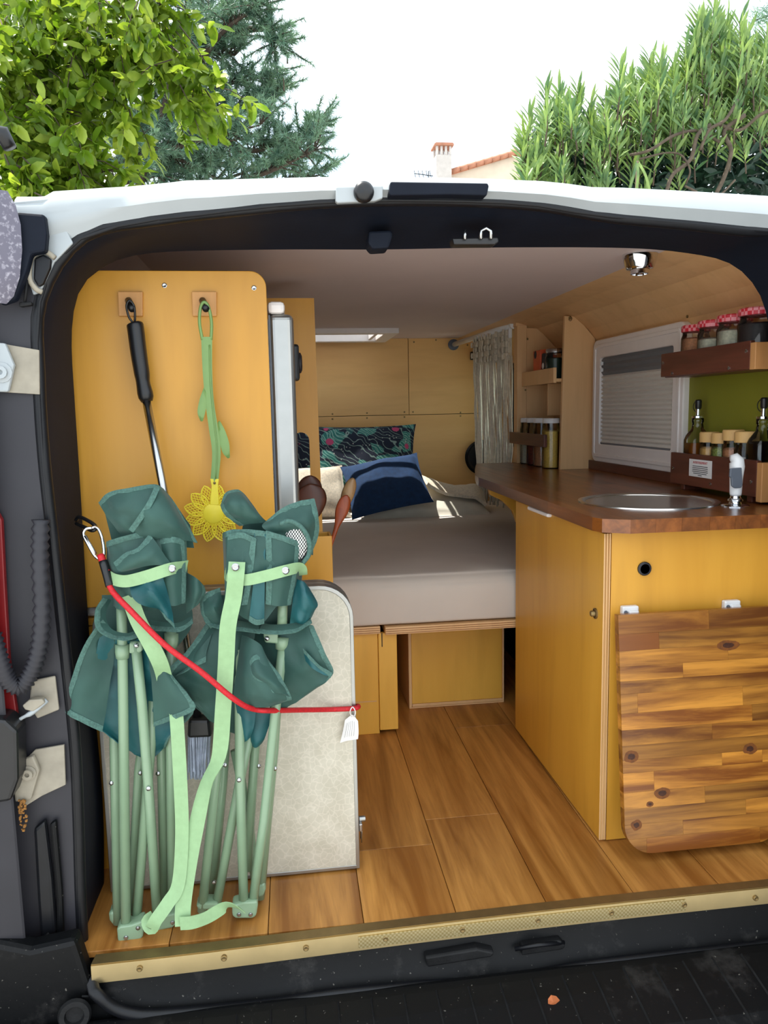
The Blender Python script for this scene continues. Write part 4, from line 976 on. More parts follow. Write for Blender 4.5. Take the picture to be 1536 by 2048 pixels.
# ------------------------------------------------------------------ tall cabinet panel on the left, fridge, partition, spoons
PY = .160
tp = thing('tall_cabinet', 'tall plywood cabinet panel at the left with two wooden hooks', 'cabinet', (-.2, .3, 0))
x0, x1 = -.43, -.0185; ztop = at(300, 541, y=PY).z
brd_ = prism('side_board', rrect(x0, x1, .56, ztop, .030, 'cd', 8), 'y', PY, PY+.015, 'ply', tp, .0015)
box('board_shelf', -.58, -.03, PY+.016, .68, .52, .535, 'ply', tp); box('lower_body', -.58, .10, PY+.02, .70, 0, .519, 'ply', tp)
for a, b in ((329, 571), (508, 576)): screw(at(a, b, y=PY-.0005), tp, .0048)
for cx_ in (260, 408):
    P = [(cx_-25, 583), (cx_+25, 583), (cx_+25, 632), (cx_-23, 632)]
    hk = slab('hook_plate', P, PY-.008, .008, 'hook_wood', tp, .0015)
    a = at(cx_-3, 601, y=PY-.008); b_ = at(cx_+4, 618, y=PY-.042)
    tube('peg', [a, b_], .0065, 'black_plastic', hk, n=14)
pt = thing('plywood_partition', 'plywood partition with an arched slot behind the fridge', 'partition', (0, .71, .3))
# board with arched slot
PYp = .70; xr = .0975; zt_ = 1.226; sx0, sx1, sz0, szt = .029, .0735, .60, .878
cxs = (sx0+sx1)/2; rr = (sx1-sx0)/2
arch = [(cxs+rr*math.cos(a), szt-rr+rr*math.sin(a)) for a in np.linspace(math.pi, 0, 13)]
left = [(-.59, .33), (sx0, .33), (sx0, sz0)]+[]
poly = [(-.59, .33), (xr+.004, .33), (xr+.002, .9), (xr, zt_), (-.59, zt_)]
# split around the slot: left part, right part, top cap, sill
prism('panel', [(-.59, .33), (sx0, .33)]+[(sx0, sz0)]+arch[0:7]+[(cxs, zt_), (-.59, zt_)], 'y', PYp, PYp+.014, 'ply', pt)
prism('panel', [(sx0, .33), (xr+.006, .33), (xr+.002, .9), (xr, zt_), (cxs, zt_)]+arch[6:][:]+[(sx1, sz0), (sx0, sz0)], 'y', PYp, PYp+.014, 'ply', pt)
fg = thing('compressor_fridge', 'light grey fridge door edge with black latch beside the plywood panel', 'fridge', (-.2, .4, .536))
box('fridge_body', -.50, -.017, .18, .66, .536, 1.118, 'white_plastic', fg, bevel=.008)
V, F = join([box_vf(-.0165, .0315, .178, .66, .537, 1.122)]); dd = mk('door', V, F, 'alu', fg, bevel=.012, seg=4)
box('door_gasket', -.0168, -.0135, .182, .655, .54, 1.12, 'grey_plastic', dd, bevel=0)
box('top_cap', -.018, .0155, .179, .62, 1.1225, 1.146, 'frame_white', fg, bevel=.008)
lt = box('latch', .0316, .048, .47, .53, at(590, 762, y=.5).z, at(590, 690, y=.5).z, 'black_plastic', fg, bevel=.006)
lathe('latch_dial', [(.024, 0), (.024, .004), (.017, .007), (0, .007)], (.048, .50, (at(590, 762, y=.5).z+at(590, 690, y=.5).z)/2), 'trim_panel', lt, axis=(1, 0, 0), n=20)
# utensil box and wooden utensils
ub = thing('utensil_box', 'small open plywood box holding wooden spoons beside the fridge', 'box', (.05, .42, .5195))
ux0, ux1, uy0, uy1, uz0, uz1 = .034, .108, .40, .47, .5195, .644
box('front', ux0, ux1, uy0, uy0+.006, uz0, uz1, 'ply', ub); box('back', ux0, ux1, uy1-.006, uy1, uz0, uz1, 'ply', ub)
box('side', ux0, ux0+.006, uy0+.006, uy1-.006, uz0, uz1, 'ply', ub); box('side', ux1-.006, ux1, uy0+.006, uy1-.006, uz0, uz1, 'ply', ub); box('base', ux0, ux1, uy0, uy1, uz0-.0, uz0+.005, 'ply', ub)
def spoon(label, base, tip, wpx, mat, y, bowl=True, rx=0):
    """wooden utensil: thin handle from base up to a flattened head ending at tip (photo px)"""
    b0 = at(*base, y=y); b1 = at(*tip, y=y+rx); ax = (b1-b0); L = ax.length; ax.normalize()
    side = Vector((0, 1, 0)).cross(ax).normalized(); nr = ax.cross(side)
    s_ = thing('wooden_spoon' if bowl else 'wooden_spatula', label, 'utensil', b0)
    W = wpx/FPX*(y+1.37)/2
    prof = [(0, .0045), (.45, .005), (.6, .006), (.68, W*.6), (.78, W*.95), (.86, W), (.93, W*.86), (.98, W*.5), (1.0, W*.12)]
    V, F = [], []; n = 12
    P = smooth_path([Vector((a*L, w_, 0)) for a, w_ in prof], 3)
    for q in P:
        for k in range(n):
            a = 2*math.pi*k/n; tk = min(q.y, .0048)
            dish = -.005*max(0, (q.x/L-.66)/.34)*math.cos(a)**2 if bowl else 0
            V.append(b0+ax*q.x+side*(q.y*math.cos(a))+nr*(tk*math.sin(a)+(.004*math.cos(a)**2 if bowl and q.x > L*.68 else 0)))
    for i in range(len(P)-1):
        for k in range(n): F.append((i*n+k, i*n+(k+1) % n, (i+1)*n+(k+1) % n, (i+1)*n+k))
    F.append(tuple(range(n-1, -1, -1))); F.append(tuple((len(P)-1)*n+k for k in range(n)))
    cut = len(P)*7//12
    mk('handle', V[:(cut+1)*n], [f for f in F if max(f) < (cut+1)*n], mat, s_, smooth=True)
    o_ = cut*n; mk('head', V[o_:], [tuple(i-o_ for i in f) for f in F if min(f) >= o_], mat, s_, smooth=True)
spoon('dark wooden ladle with rounded head, leftmost in the utensil box', (612, 1150), (621, 951), 50, 'utensil_dark', .450, rx=.0)
spoon('dark brown wooden spoon in front of the ladle', (640, 1150), (620, 968), 60, 'utensil_dark', .425, rx=-.01)
spoon('tan wooden spoon leaning far right out of the utensil box', (645, 1140), (707, 956), 26, 'utensil_tan', .450)
spoon('reddish wooden spatula lowest in the utensil box', (642, 1150), (694, 990), 27, 'utensil_red', .425, bowl=False)
# ------------------------------------------------------------------ folded camping table standing against the cabinet
ft = thing('folding_table', 'folded camping table with crackle laminate top and aluminium edge', 'table', (-.1, .12, 0))
TY = .092; tx0, tx1, tz0, tz1 = -.365, .1265, .004, .597
def shell(y0, y1, name):
    prism('tabletop', rrect(tx0+.006, tx1-.006, tz0+.006, tz1-.006, .062, 'cd', 8), 'y', y0-.0004, y0+.004, 'laminate', ft)
    o_ = rrect(tx0, tx1, tz0, tz1, .066, 'cd', 8); i_ = rrect(tx0+.0075, tx1-.0075, tz0+.0075, tz1-.0075, .060, 'cd', 8); n = len(o_)
    V = [];
    for y in (y0-.0015, y1): V += [(p[0], y, p[1]) for p in o_]+[(p[0], y, p[1]) for p in i_]
    F = []
    for i in range(n):
        j = (i+1) % n; F += [(i, j, n+j, n+i), (2*n+i, 3*n+i, 3*n+j, 2*n+j), (i, 2*n+i, 2*n+j, j), (n+i, n+j, 3*n+j, 3*n+i)]
    e = mk('edge_trim', V, F, 'alu', ft, bevel=.001)
    for k in (1, 2):
        yy = y0+(y1-y0)*k/3; V = [(p[0]+(.0006 if p[0] > 0 else -.0006), yy+d, p[1]+(.0006 if p[1] > .3 else -.0006)) for d in (-.001, .001) for p in o_]
        mk('edge_groove', V, [(i, (i+1) % n, (i+1) % n+n, i+n) for i in range(n)], 'grey_plastic', e)
shell(TY, TY+.029, 'a'); shell(TY+.031, TY+.060, 'b')
lt = box('latch', tx1+.001, tx1+.009, TY+.012, TY+.046, .075, .092, 'steel', ft, bevel=.002)
tube('latch_wire', [(tx1+.006, TY+.02, .088), (tx1+.008, TY+.018, .07), (tx1+.007, TY+.02, .048), (tx1+.007, TY+.036, .048), (tx1+.008, TY+.038, .07), (tx1+.006, TY+.036, .088)], .0016, 'steel', lt, n=6)
lathe('latch_roller', [(.006, 0), (.006, .012), (0, .012)], (tx1+.004, TY+.026, .096), 'alu', lt, axis=(1, 0, 0), n=12)

# ------------------------------------------------------------------ telescopic brush hanging on the left peg
br = thing('telescopic_brush', 'hanging brush with black grip and chrome pole, bristles down behind the chairs', 'brush', at(400, 1555, y=.062))
tube('grip', ppath([(269, 646, .128), (271, 656, .127), (278, 710, .125), (284, 748, .124), (287, 770, .123), (294, 803, .121)], 4), [.0095, .0128, .0146, .0152, .0152, .0151, .0150, .0149, .0147, .0145, .0143, .0142, .0140, .0134, .0128, .0126, .0128, .0135, .0142, .0138, .0105], 'black_plastic', br, n=18)
tube('hanging_loop', ppath([(268, 648, .128), (258, 634, .124), (253, 612, .119), (259, 601, .117), (268, 612, .119), (270, 632, .124), (269, 648, .128)], 5), .0022, 'black_plastic', br, n=8)
tube('pole', [at(292, 798, y=.121), at(328, 985, y=.096), at(398, 1450, y=.045)], .0078, 'steel', br, n=16)
slab('brush_head', [(376, 1440), (420, 1440), (424, 1476), (374, 1478)], .025, .034, 'black_plastic', br, .006)
bb = []
for i in range(90):
    a = random.uniform(376, 422); y = random.uniform(.030, .054)
    bb.append(tube_vf([at(a, 1470, y=y), at(a+random.uniform(-5, 5)-(a-399)*.15, random.uniform(1540, 1560), y=y-.004)], .0011, 4))
V, F = join(bb); b_ = mk('bristles', V, F, 'bristle', br); b_['kind'] = 'stuff'

# ------------------------------------------------------------------ flower fly swatter on the right peg
sw_ = thing('fly_swatter', 'flower-shaped fly swatter with green leafy stem and yellow mesh petals', 'fly swatter', at(428, 1085, y=.13))
YS = .126
tube('loop_handle', ppath([(405, 680, YS), (399, 645, YS), (401, 616, YS-.004), (408, 604, YS-.006), (417, 614, YS-.004), (423, 645, YS), (422, 680, YS)], 5), .0030, 'swat_green', sw_, n=8)
def flat(name, L, R_, mat, parent, d=.004, y=YS):
    """flat moulded blade between two pixel edge lines"""
    a = smooth_path([at(p[0], p[1], y=y) for p in L], 4); b = smooth_path([at(p[0], p[1], y=y) for p in R_], 4)
    m_ = [(p+q)/2+Vector((0, -.0025, 0)) for p, q in zip(a, b)]
    V, F = grid_vf([a, m_, b]); return mk(name, V, F, mat, parent, smooth=True, solid=d)
stm = flat('stem', [(403, 674), (406, 740), (411, 800), (419, 860), (425, 905), (422, 962)], [(424, 674), (424, 740), (427, 800), (436, 860), (441, 905), (436, 962)], 'swat_green', sw_)
tube('stem_rib', ppath([(419, 690, YS-.004), (421, 760, YS-.0045), (428, 840, YS-.0045), (434, 900, YS-.0045), (431, 958, YS-.004)], 4), .0015, 'swat_green', stm, n=6)
flat('leaf', [(409, 775), (400, 800), (396, 825), (403, 842)], [(413, 790), (412, 812), (409, 828), (404, 842)], 'swat_green', sw_)
flat('leaf', [(437, 845), (440, 880), (446, 905), (457, 916)], [(438, 842), (449, 860), (458, 888), (458, 915)], 'swat_green', sw_)
fc = at(427, 1027, y=YS); k_ = (YS+1.37)/FPX
ctr = lathe('flower_disc', [(0, 0), (.019, 0), (.0195, .002), (.017, .0036), (0, .004)], fc, 'swat_yellow', sw_, axis=(0, -1, 0), n=28)
slab('flower_neck', [(420, 958), (438, 958), (436, 972), (438, 1010), (420, 1010), (423, 972)], YS-.004, .004, 'swat_yellow', sw_, .001)
tube('neck_hole', [at(429, 966, y=YS-.0045), at(429, 966, y=YS-.006)], .0025, 'brass_dark', sw_, n=10)
for i in range(12):
    a0 = 2*math.pi*(i+.5)/12; ax = Vector((math.cos(a0), 0, math.sin(a0))); sd_ = Vector((-ax.z, 0, ax.x)); Lp = .036; W_ = .0125
    def pp(s, w_): return fc+ax*(.0185+Lp*s)+sd_*(w_*W_)+Vector((0, -.0015, 0))
    def half(s): return math.sin(math.pi*min(1, s*.80+.16))**.75 if s < .999 else .12
    S_ = np.linspace(0, 1, 11)
    outline = [pp(s, half(s)) for s in S_]+[pp(1.03, 0)]+[pp(s, -half(s)) for s in S_[::-1]]
    parts = [tube_vf(outline, .0012, 5)]
    for c_ in np.linspace(-1.1, 1.9, 8):          # two crossing families of ribs
        for sg in (1, -1):
            P = [pp(s, sg*(c_-s*1.7+.4)) for s in np.linspace(.02, .98, 15) if abs(c_-s*1.7+.4) <= half(s)]
            if len(P) > 1: parts.append(tube_vf(P, .0007, 4))
    V, F = join(parts); mk('petal', V, F, 'swat_yellow', sw_)

# ------------------------------------------------------------------ folded camping chairs
def leg(ch, L, r=.0088, mat='chair_tube'): return tube('leg', [at(a, b, y=c) for a, b, c in L], r, mat, ch, n=14)
def rivet(ch, a, b, y): return lathe('rivet', [(.0042, 0), (.0042, .0012), (.0028, .0026), (0, .003)], at(a, b, y=y), 'steel', ch, axis=(0, -1, 0), n=12)
def foot(ch, L, y, d, rv):
    f = slab('foot', L, y, d, 'chair_tube', ch, .005)
    for a, b in rv: lathe('foot_rivet', [(.0042, 0), (.0042, .001), (.003, .0024), (0, .0027)], at(a, b, y=y-.0003), 'steel', f, axis=(0, -1, 0), n=12)
    return f
GRP = 'two folded green camping chairs'
ca = thing('camping_chair', 'left of the two folded green camping chairs, nearest the door pillar', 'camping chair', (-.27, -.02, 0), GRP)
Y = -.040
leg(ca, [(243, 1215, Y+.012), (245, 1300, Y+.012), (252, 1852, Y)])
leg(ca, [(271, 1282, Y+.008), (284, 1410, Y+.010), (297, 1577, Y+.018), (315, 1836, Y+.020)])
leg(ca, [(228, 1340, Y+.05), (229, 1492, Y+.045), (236, 1846, Y+.026)])
leg(ca, [(306, 1400, Y+.03), (303, 1475, Y+.03), (272, 1845, Y+.018)])
leg(ca, [(286, 1480, Y+.062), (278, 1540, Y+.06), (262, 1822, Y+.055)])
leg(ca, [(322, 1400, Y+.055), (323, 1508, Y+.055), (330, 1826, Y+.050)])
leg(ca, [(343, 1262, Y+.036), (341, 1454, Y+.038), (345, 1832, Y+.036)])
tube('inner_pole', [at(243, 1150, y=Y+.015), at(243, 1226, y=Y+.012)], .0068, 'chair_tube', ca, n=12)
for a, b, y in ((245, 1302, Y+.012), (343, 1280, Y+.036)): tube('collar', [at(a, b-14, y=y), at(a, b+2, y=y), at(a, b+14, y=y)], [.0125, .0125, .011], 'chair_tube', ca, n=14)
slab('collar_lug', [(258, 1286), (284, 1284), (286, 1300), (280, 1306), (258, 1308)], Y+.000, .012, 'chair_tube', ca, .003)
for a, b, y in ((273, 1291, Y-.001), (297, 1577, Y+.007), (281, 1546, Y+.048), (316, 1547, Y+.044), (223, 1566, Y+.034)): rivet(ca, a, b, y)
foot(ca, [(233, 1858), (240, 1853), (262, 1850), (284, 1842), (287, 1850), (286, 1874), (280, 1880), (240, 1887), (235, 1882)], Y-.012, .030, [(252, 1875), (276, 1856)])
foot(ca, [(300, 1838), (316, 1834), (350, 1826), (354, 1832), (352, 1850), (345, 1856), (310, 1864), (302, 1860)], Y+.006, .03, [(345, 1845)])
foot(ca, [(216, 1826), (228, 1822), (236, 1840), (236, 1856), (226, 1852), (218, 1842)], Y+.022, .03, [])
C = -.062
# cloth: top flap, rolled body, folds, rim, hanging seat
cloth('seat_fabric', [[(126, 1420, C+.022), (160, 1310, C+.01), (192, 1255, C+.004), (206, 1240, C+.01)], [(150, 1436, C+.008), (186, 1340, C+.022), (212, 1290, C+.03), (225, 1262, C+.02)], [(205, 1462, C+.020), (215, 1400, C+.036), (226, 1330, C+.036), (232, 1270, C+.03)]], ca, hem='lt', mat='chair_cloth', seed=1)
cloth('seat_fabric', [[(204, 1250, C+.012), (240, 1275, C+.034), (268, 1280, C+.036), (286, 1272, C+.01)], [(186, 1335, C+.020), (226, 1340, C+.042), (290, 1335, C+.044), (330, 1335, C+.012)], [(168, 1420, C+.020), (220, 1420, C+.046), (310, 1420, C+.048), (388, 1416, C+.012)], [(205, 1462, C+.030), (240, 1480, C+.05), (300, 1494, C+.052), (342, 1470, C+.035)], [(240, 1490, C+.045), (270, 1506, C+.06), (302, 1516, C+.062), (330, 1496, C+.055)]], ca, mat='chair_cloth_backlit', hem='r', seed=2, wr=.003)
cloth('seat_fabric', [[(280, 1270, C+.010), (300, 1284, C-.004), (316, 1300, C+.004)], [(300, 1330, C+.02), (322, 1340, C-.004), (345, 1352, C+.004)], [(306, 1400, C+.028), (346, 1398, C+.0), (386, 1404, C-.004)], [(308, 1452, C+.036), (352, 1436, C+.008), (389, 1419, C-.002)]], ca, hem='rb', seed=3)
cloth('seat_lining', [[(204, 1190, C+.058), (260, 1190, C+.06), (320, 1190, C+.06), (380, 1190, C+.056)], [(206, 1250, C+.056), (260, 1270, C+.062), (320, 1275, C+.062), (384, 1250, C+.056)], [(214, 1300, C+.058), (260, 1330, C+.064), (310, 1330, C+.064), (350, 1300, C+.06)]], ca, seed=14)
cloth('rim_fold', [[(206, 1196, C+.02), (192, 1220, C+.006), (192, 1252, C+.0), (212, 1272, C-.004), (250, 1280, C-.006), (284, 1272, C+.0)], [(222, 1200, C+.03), (212, 1222, C+.02), (214, 1246, C+.016), (230, 1262, C+.012), (256, 1266, C+.01), (280, 1258, C+.012)]], ca, hem='t', seed=4)
cloth('rim_fold', [[(300, 1258, C+.03), (330, 1262, C+.014), (360, 1262, C+.014), (386, 1246, C+.03)], [(302, 1240, C+.04), (332, 1244, C+.03), (360, 1244, C+.03), (384, 1232, C+.04)]], ca, hem='t', seed=5)
cloth('back_roll', [[(214, 1084, C+.034), (224, 1080, C+.008), (250, 1072, C-.004), (288, 1064, C-.006), (330, 1066, C+.004), (372, 1076, C+.036)], [(216, 1130, C+.032), (228, 1128, C+.004), (252, 1122, C-.010), (290, 1118, C-.012), (334, 1118, C-.002), (373, 1122, C+.034)], [(222, 1170, C+.034), (236, 1172, C+.01), (256, 1174, C-.004), (292, 1174, C-.006), (336, 1172, C+.0), (374, 1168, C+.036)], [(228, 1212, C+.040), (240, 1218, C+.016), (260, 1222, C+.006), (294, 1222, C+.004), (336, 1212, C+.006), (372, 1206, C+.038)]], ca, hem='tr', seed=6, wr=.003)
cloth('pocket_flap', [[(320, 1078, C-.006), (346, 1074, C-.010), (368, 1080, C+.008)], [(322, 1140, C-.010), (348, 1140, C-.014), (370, 1140, C+.008)], [(318, 1206, C-.006), (346, 1212, C-.010), (370, 1204, C+.010)]], ca, hem='tr', seed=7)
cloth('front_fold', [[(228, 1126, C-.010), (252, 1106, C-.018), (276, 1096, C-.024), (300, 1068, C-.014)], [(238, 1142, C-.022), (268, 1124, C-.034), (298, 1112, C-.038), (312, 1086, C-.024)], [(262, 1140, C-.016), (290, 1132, C-.028), (318, 1130, C-.032), (345, 1134, C-.020)]], ca, hem='t', seed=8, wr=.002)
cloth('front_fold', [[(258, 1168, C-.012), (290, 1156, C-.020), (326, 1152, C-.018)], [(268, 1196, C-.016), (300, 1178, C-.036), (336, 1192, C-.014)], [(296, 1212, C-.012), (318, 1206, C-.034), (344, 1226, C-.010)], [(318, 1218, C-.010), (332, 1238, C-.024), (350, 1256, C-.008)]], ca, mat='chair_cloth_backlit', hem='b', seed=9, wr=.003)
cloth('headrest_flap', [[(198, 1006, C+.030), (218, 986, C+.016), (262, 976, C+.004), (308, 970, C+.006), (326, 978, C+.02)], [(212, 1030, C+.016), (236, 1016, C-.008), (280, 1008, C-.020), (326, 1002, C-.016), (352, 1010, C+.016)], [(232, 1056, C+.010), (262, 1046, C-.012), (306, 1040, C-.026), (350, 1042, C-.018), (376, 1052, C+.016)], [(250, 1082, C+.02), (286, 1082, C-.004), (326, 1076, C-.012), (366, 1082, C-.006), (394, 1086, C+.02)]], ca, hem='tr', seed=10, wr=.003)
cloth('headrest_back', [[(206, 1010, C+.05), (260, 986, C+.05), (330, 990, C+.05), (380, 1050, C+.05)], [(226, 1090, C+.055), (270, 1090, C+.06), (340, 1092, C+.06), (388, 1096, C+.05)]], ca, seed=11)
ribbon('seam_tape', [at(314, 976, y=C-.006), at(300, 1006, y=C-.026), at(282, 1034, y=C-.028), (at(262, 1062, y=C-.020))], .009, 'chair_hem', ca)
cloth('side_fold', [[(374, 1146, C+.03), (392, 1156, C+.016), (408, 1172, C+.03)], [(372, 1190, C+.034), (392, 1190, C+.01), (410, 1186, C+.03)], [(374, 1226, C+.036), (386, 1216, C+.024), (396, 1208, C+.034)]], ca, hem='r', seed=12)
band = ribbon('band', [at(216, 1152, y=C+.016), at(232, 1160, y=C-.008), at(256, 1162, y=C-.020), at(296, 1152, y=C-.030), at(340, 1138, y=C-.024), at(374, 1132, y=C+.018)], .0205, 'strap', ca)
lathe('snap_button', [(.0066, 0), (.0066, .0016), (.0048, .003), (.002, .0024), (0, .0034)], at(344, 1137, y=C-.024), 'steel', band, axis=(0, -1, 0), n=16)
ribbon('carry_strap', [at(258, 1190, y=C-.006), at(276, 1240, y=C-.014), at(300, 1285, y=C-.020), at(320, 1326, y=C-.014), at(330, 1362, y=C+.012), at(338, 1410, y=C+.030)], .027, 'strap', ca)
ribbon('carry_strap', [at(351, 1420, y=C+.014), at(354, 1446, y=C+.006), at(361, 1567, y=C+.004), at(364, 1670, y=C+.002), at(357, 1767, y=C-.004), at(336, 1806, y=C-.010), at(312, 1840, y=C-.018), at(302, 1858, y=C-.012), at(296, 1842, y=C+.0), at(308, 1832, y=C+.004)], .0235, 'strap', ca, twist=(0, 0, 0, .1, .2, .1, 0, 0, 0))

cb = thing('camping_chair', 'right of the two folded green camping chairs, in front of the folded table', 'camping chair', (-.02, 0, 0), GRP)
Y = -.024
leg(cb, [(466, 1296, Y+.004), (478, 1300, Y+.004), (480, 1560, Y), (488, 1822, Y-.002)])
leg(cb, [(566, 1290, Y+.004), (550, 1430, Y+.002), (528, 1640, Y), (503, 1822, Y+.002)])
leg(cb, [(560, 1310, Y+.04), (548, 1500, Y+.04), (520, 1796, Y+.040)])
leg(cb, [(514, 1400, Y+.03), (480, 1560, Y+.026), (432, 1815, Y+.018)])
leg(cb, [(446, 1380, Y+.022), (436, 1520, Y+.022), (404, 1822, Y+.012)])
leg(cb, [(456, 1400, Y+.056), (446, 1560, Y+.058), (424, 1790, Y+.056)])
leg(cb, [(470, 1500, Y+.06), (498, 1640, Y+.05), (514, 1796, Y+.05)])
leg(cb, [(528, 1300, Y+.052), (510, 1500, Y+.05), (494, 1740, Y+.03)])
tube('inner_pole', [at(566, 1190, y=Y-.002), at(564, 1262, y=Y+.002)], .0090, 'chair_tube', cb, n=12)
tube('collar', [at(565, 1274, y=Y+.004), at(564, 1286, y=Y+.004), at(562, 1298, y=Y+.004)], [.0122, .0122, .0105], 'chair_tube', cb, n=14)
slab('collar_lug', [(526, 1268), (556, 1266), (556, 1288), (530, 1286)], Y-.006, .012, 'chair_tube', cb, .003)
for a, b, y in ((534, 1277, Y-.007), (478, 1560, Y-.010), (518, 1532, Y+.030), (550, 1537, Y+.028), (450, 1530, Y+.012)): rivet(cb, a, b, y)
foot(cb, [(464, 1810), (486, 1804), (515, 1802), (516, 1812), (513, 1832), (506, 1838), (470, 1838), (464, 1832)], Y-.012, .030, [(478, 1829), (501, 1829)])
foot(cb, [(391, 1812), (402, 1806), (436, 1806), (438, 1814), (420, 1820), (398, 1822)], Y+.004, .03, [])
foot(cb, [(512, 1772), (530, 1765), (532, 1780), (527, 1794), (514, 1797)], Y+.030, .03, [(428, 1764)])
C = -.046
cloth('seat_fabric', [[(418, 1240, C+.04), (444, 1244, C+.03), (474, 1250, C+.03), (512, 1254, C+.03)], [(372, 1306, C+.02), (410, 1318, C+.008), (460, 1330, C+.016), (500, 1340, C+.024)], [(336, 1340, C+.014), (390, 1360, C+.014), (450, 1376, C+.026), (500, 1386, C+.03)], [(350, 1366, C+.03), (400, 1402, C+.026), (450, 1420, C+.036), (498, 1424, C+.04)], [(400, 1420, C+.045), (425, 1446, C+.04), (452, 1462, C+.05), (486, 1470, C+.055)]], cb, hem='l', seed=21, wr=.003)
cloth('seat_fabric', [[(352, 1352, C+.010), (380, 1338, C+.0), (412, 1322, C+.006)], [(362, 1344, C+.016), (388, 1322, C+.010), (414, 1300, C+.014)], [(380, 1322, C+.02), (400, 1296, C+.016), (424, 1268, C+.02)]], cb, hem='t', seed=22)
cloth('seat_fabric', [[(500, 1254, C+.05), (560, 1250, C+.03), (600, 1248, C+.02), (626, 1252, C+.016)], [(520, 1330, C+.046), (576, 1330, C+.02), (620, 1320, C+.004), (652, 1312, C+.004)], [(540, 1400, C+.045), (580, 1384, C+.03), (630, 1366, C+.014), (666, 1346, C+.006)], [(534, 1440, C+.05), (562, 1424, C+.045), (600, 1400, C+.03), (640, 1370, C+.02)]], cb, hem='r', seed=23, wr=.003)
cloth('seat_fabric', [[(606, 1298, C+.0), (620, 1312, C-.006), (640, 1332, C-.004), (664, 1346, C+.002)], [(612, 1322, C+.004), (626, 1338, C-.008), (646, 1350, C-.006), (662, 1352, C+.002)]], cb, mat='chair_cloth_backlit', hem='t', seed=24)
cloth('cup_pocket', [[(484, 1270, C+.016), (502, 1276, C+.0), (522, 1290, C-.004), (530, 1312, C-.006)], [(474, 1340, C+.008), (496, 1338, C-.02), (528, 1344, C-.026), (560, 1352, C-.016)], [(468, 1382, C+.008), (500, 1384, C-.018), (540, 1392, C-.026), (582, 1394, C-.012)], [(472, 1404, C+.010), (500, 1414, C-.008), (536, 1412, C-.012), (576, 1400, C-.008)]], cb, hem='r', seed=25, wr=.002)
cloth('cup_pocket', [[(494, 1330, C-.012), (508, 1312, C-.018), (528, 1310, C-.010)], [(500, 1350, C-.020), (516, 1346, C-.034), (540, 1340, C-.020)], [(522, 1366, C-.026), (548, 1370, C-.034), (566, 1372, C-.020)], [(540, 1384, C-.028), (562, 1388, C-.030), (582, 1394, C-.014)]], cb, hem='tl', seed=26)
cloth('seat_lining', [[(424, 1190, C+.05), (500, 1190, C+.054), (600, 1190, C+.05)], [(428, 1250, C+.052), (510, 1270, C+.056), (604, 1250, C+.05)], [(440, 1330, C+.058), (520, 1350, C+.06), (590, 1330, C+.056)]], cb, seed=41)
cloth('tail_fold', [[(470, 1402, C+.014), (490, 1412, C+.006), (512, 1418, C+.012)], [(478, 1440, C+.02), (494, 1446, C+.012), (508, 1450, C+.02)], [(488, 1484, C+.03), (494, 1480, C+.024), (500, 1474, C+.03)]], cb, mat='chair_cloth_backlit', seed=27)
cloth('tail_fold', [[(506, 1420, C+.03), (526, 1424, C+.03), (548, 1424, C+.034)], [(502, 1470, C+.04), (514, 1480, C+.036), (532, 1468, C+.04)], [(504, 1490, C+.05), (512, 1494, C+.046), (524, 1484, C+.05)]], cb, mat='chair_cloth_backlit', seed=28)
cloth('rim_fold', [[(404, 1210, C+.03), (412, 1246, C+.010), (440, 1258, C-.004), (478, 1260, C-.012), (520, 1266, C-.006)], [(426, 1196, C+.04), (430, 1230, C+.03), (450, 1240, C+.018), (480, 1242, C+.01), (516, 1248, C+.01)]], cb, hem='t', seed=29)
cloth('rim_fold', [[(516, 1264, C-.004), (546, 1268, C-.016), (590, 1264, C-.016), (624, 1246, C+.004)], [(526, 1246, C+.016), (548, 1250, C+.006), (590, 1246, C+.006), (620, 1232, C+.016)]], cb, hem='t', seed=30)
cloth('side_fold', [[(400, 1200, C+.026), (416, 1186, C+.016), (440, 1176, C+.020)], [(404, 1226, C+.020), (424, 1214, C+.004), (446, 1206, C+.016)], [(422, 1256, C+.020), (438, 1248, C+.008), (456, 1240, C+.018)]], cb, hem='lt', seed=31, wr=.004)
cloth('side_fold', [[(586, 1156, C+.008), (606, 1162, C-.004), (618, 1176, C+.02)], [(586, 1196, C+.002), (612, 1196, C-.016), (634, 1204, C+.012)], [(582, 1236, C+.004), (606, 1238, C-.014), (630, 1216, C+.014)], [(580, 1250, C+.010), (602, 1250, C+.0), (620, 1240, C+.016)]], cb, mat='chair_cloth_backlit', seed=32, wr=.004)
cloth('back_roll', [[(446, 1066, C+.03), (456, 1062, C+.002), (480, 1060, C-.012), (520, 1062, C-.018), (560, 1072, C-.016), (596, 1080, C+.0), (606, 1086, C+.03)], [(448, 1120, C+.03), (456, 1120, C-.004), (482, 1120, C-.020), (522, 1122, C-.026), (562, 1128, C-.024), (594, 1130, C-.004), (606, 1130, C+.03)], [(450, 1170, C+.03), (458, 1172, C+.0), (484, 1174, C-.016), (522, 1176, C-.022), (560, 1176, C-.020), (588, 1172, C-.002), (600, 1170, C+.03)], [(452, 1206, C+.034), (460, 1210, C+.008), (488, 1236, C-.006), (524, 1246, C-.012), (556, 1212, C-.014), (580, 1208, C+.002), (592, 1206, C+.03)]], cb, hem='t', seed=33, wr=.003)
cloth('pocket_flap', [[(456, 1070, C-.008), (484, 1066, C-.022), (512, 1078, C-.024)], [(452, 1150, C-.010), (480, 1150, C-.026), (504, 1150, C-.028)], [(450, 1206, C-.004), (478, 1210, C-.020), (494, 1208, C-.020)]], cb, hem='tr', seed=34)
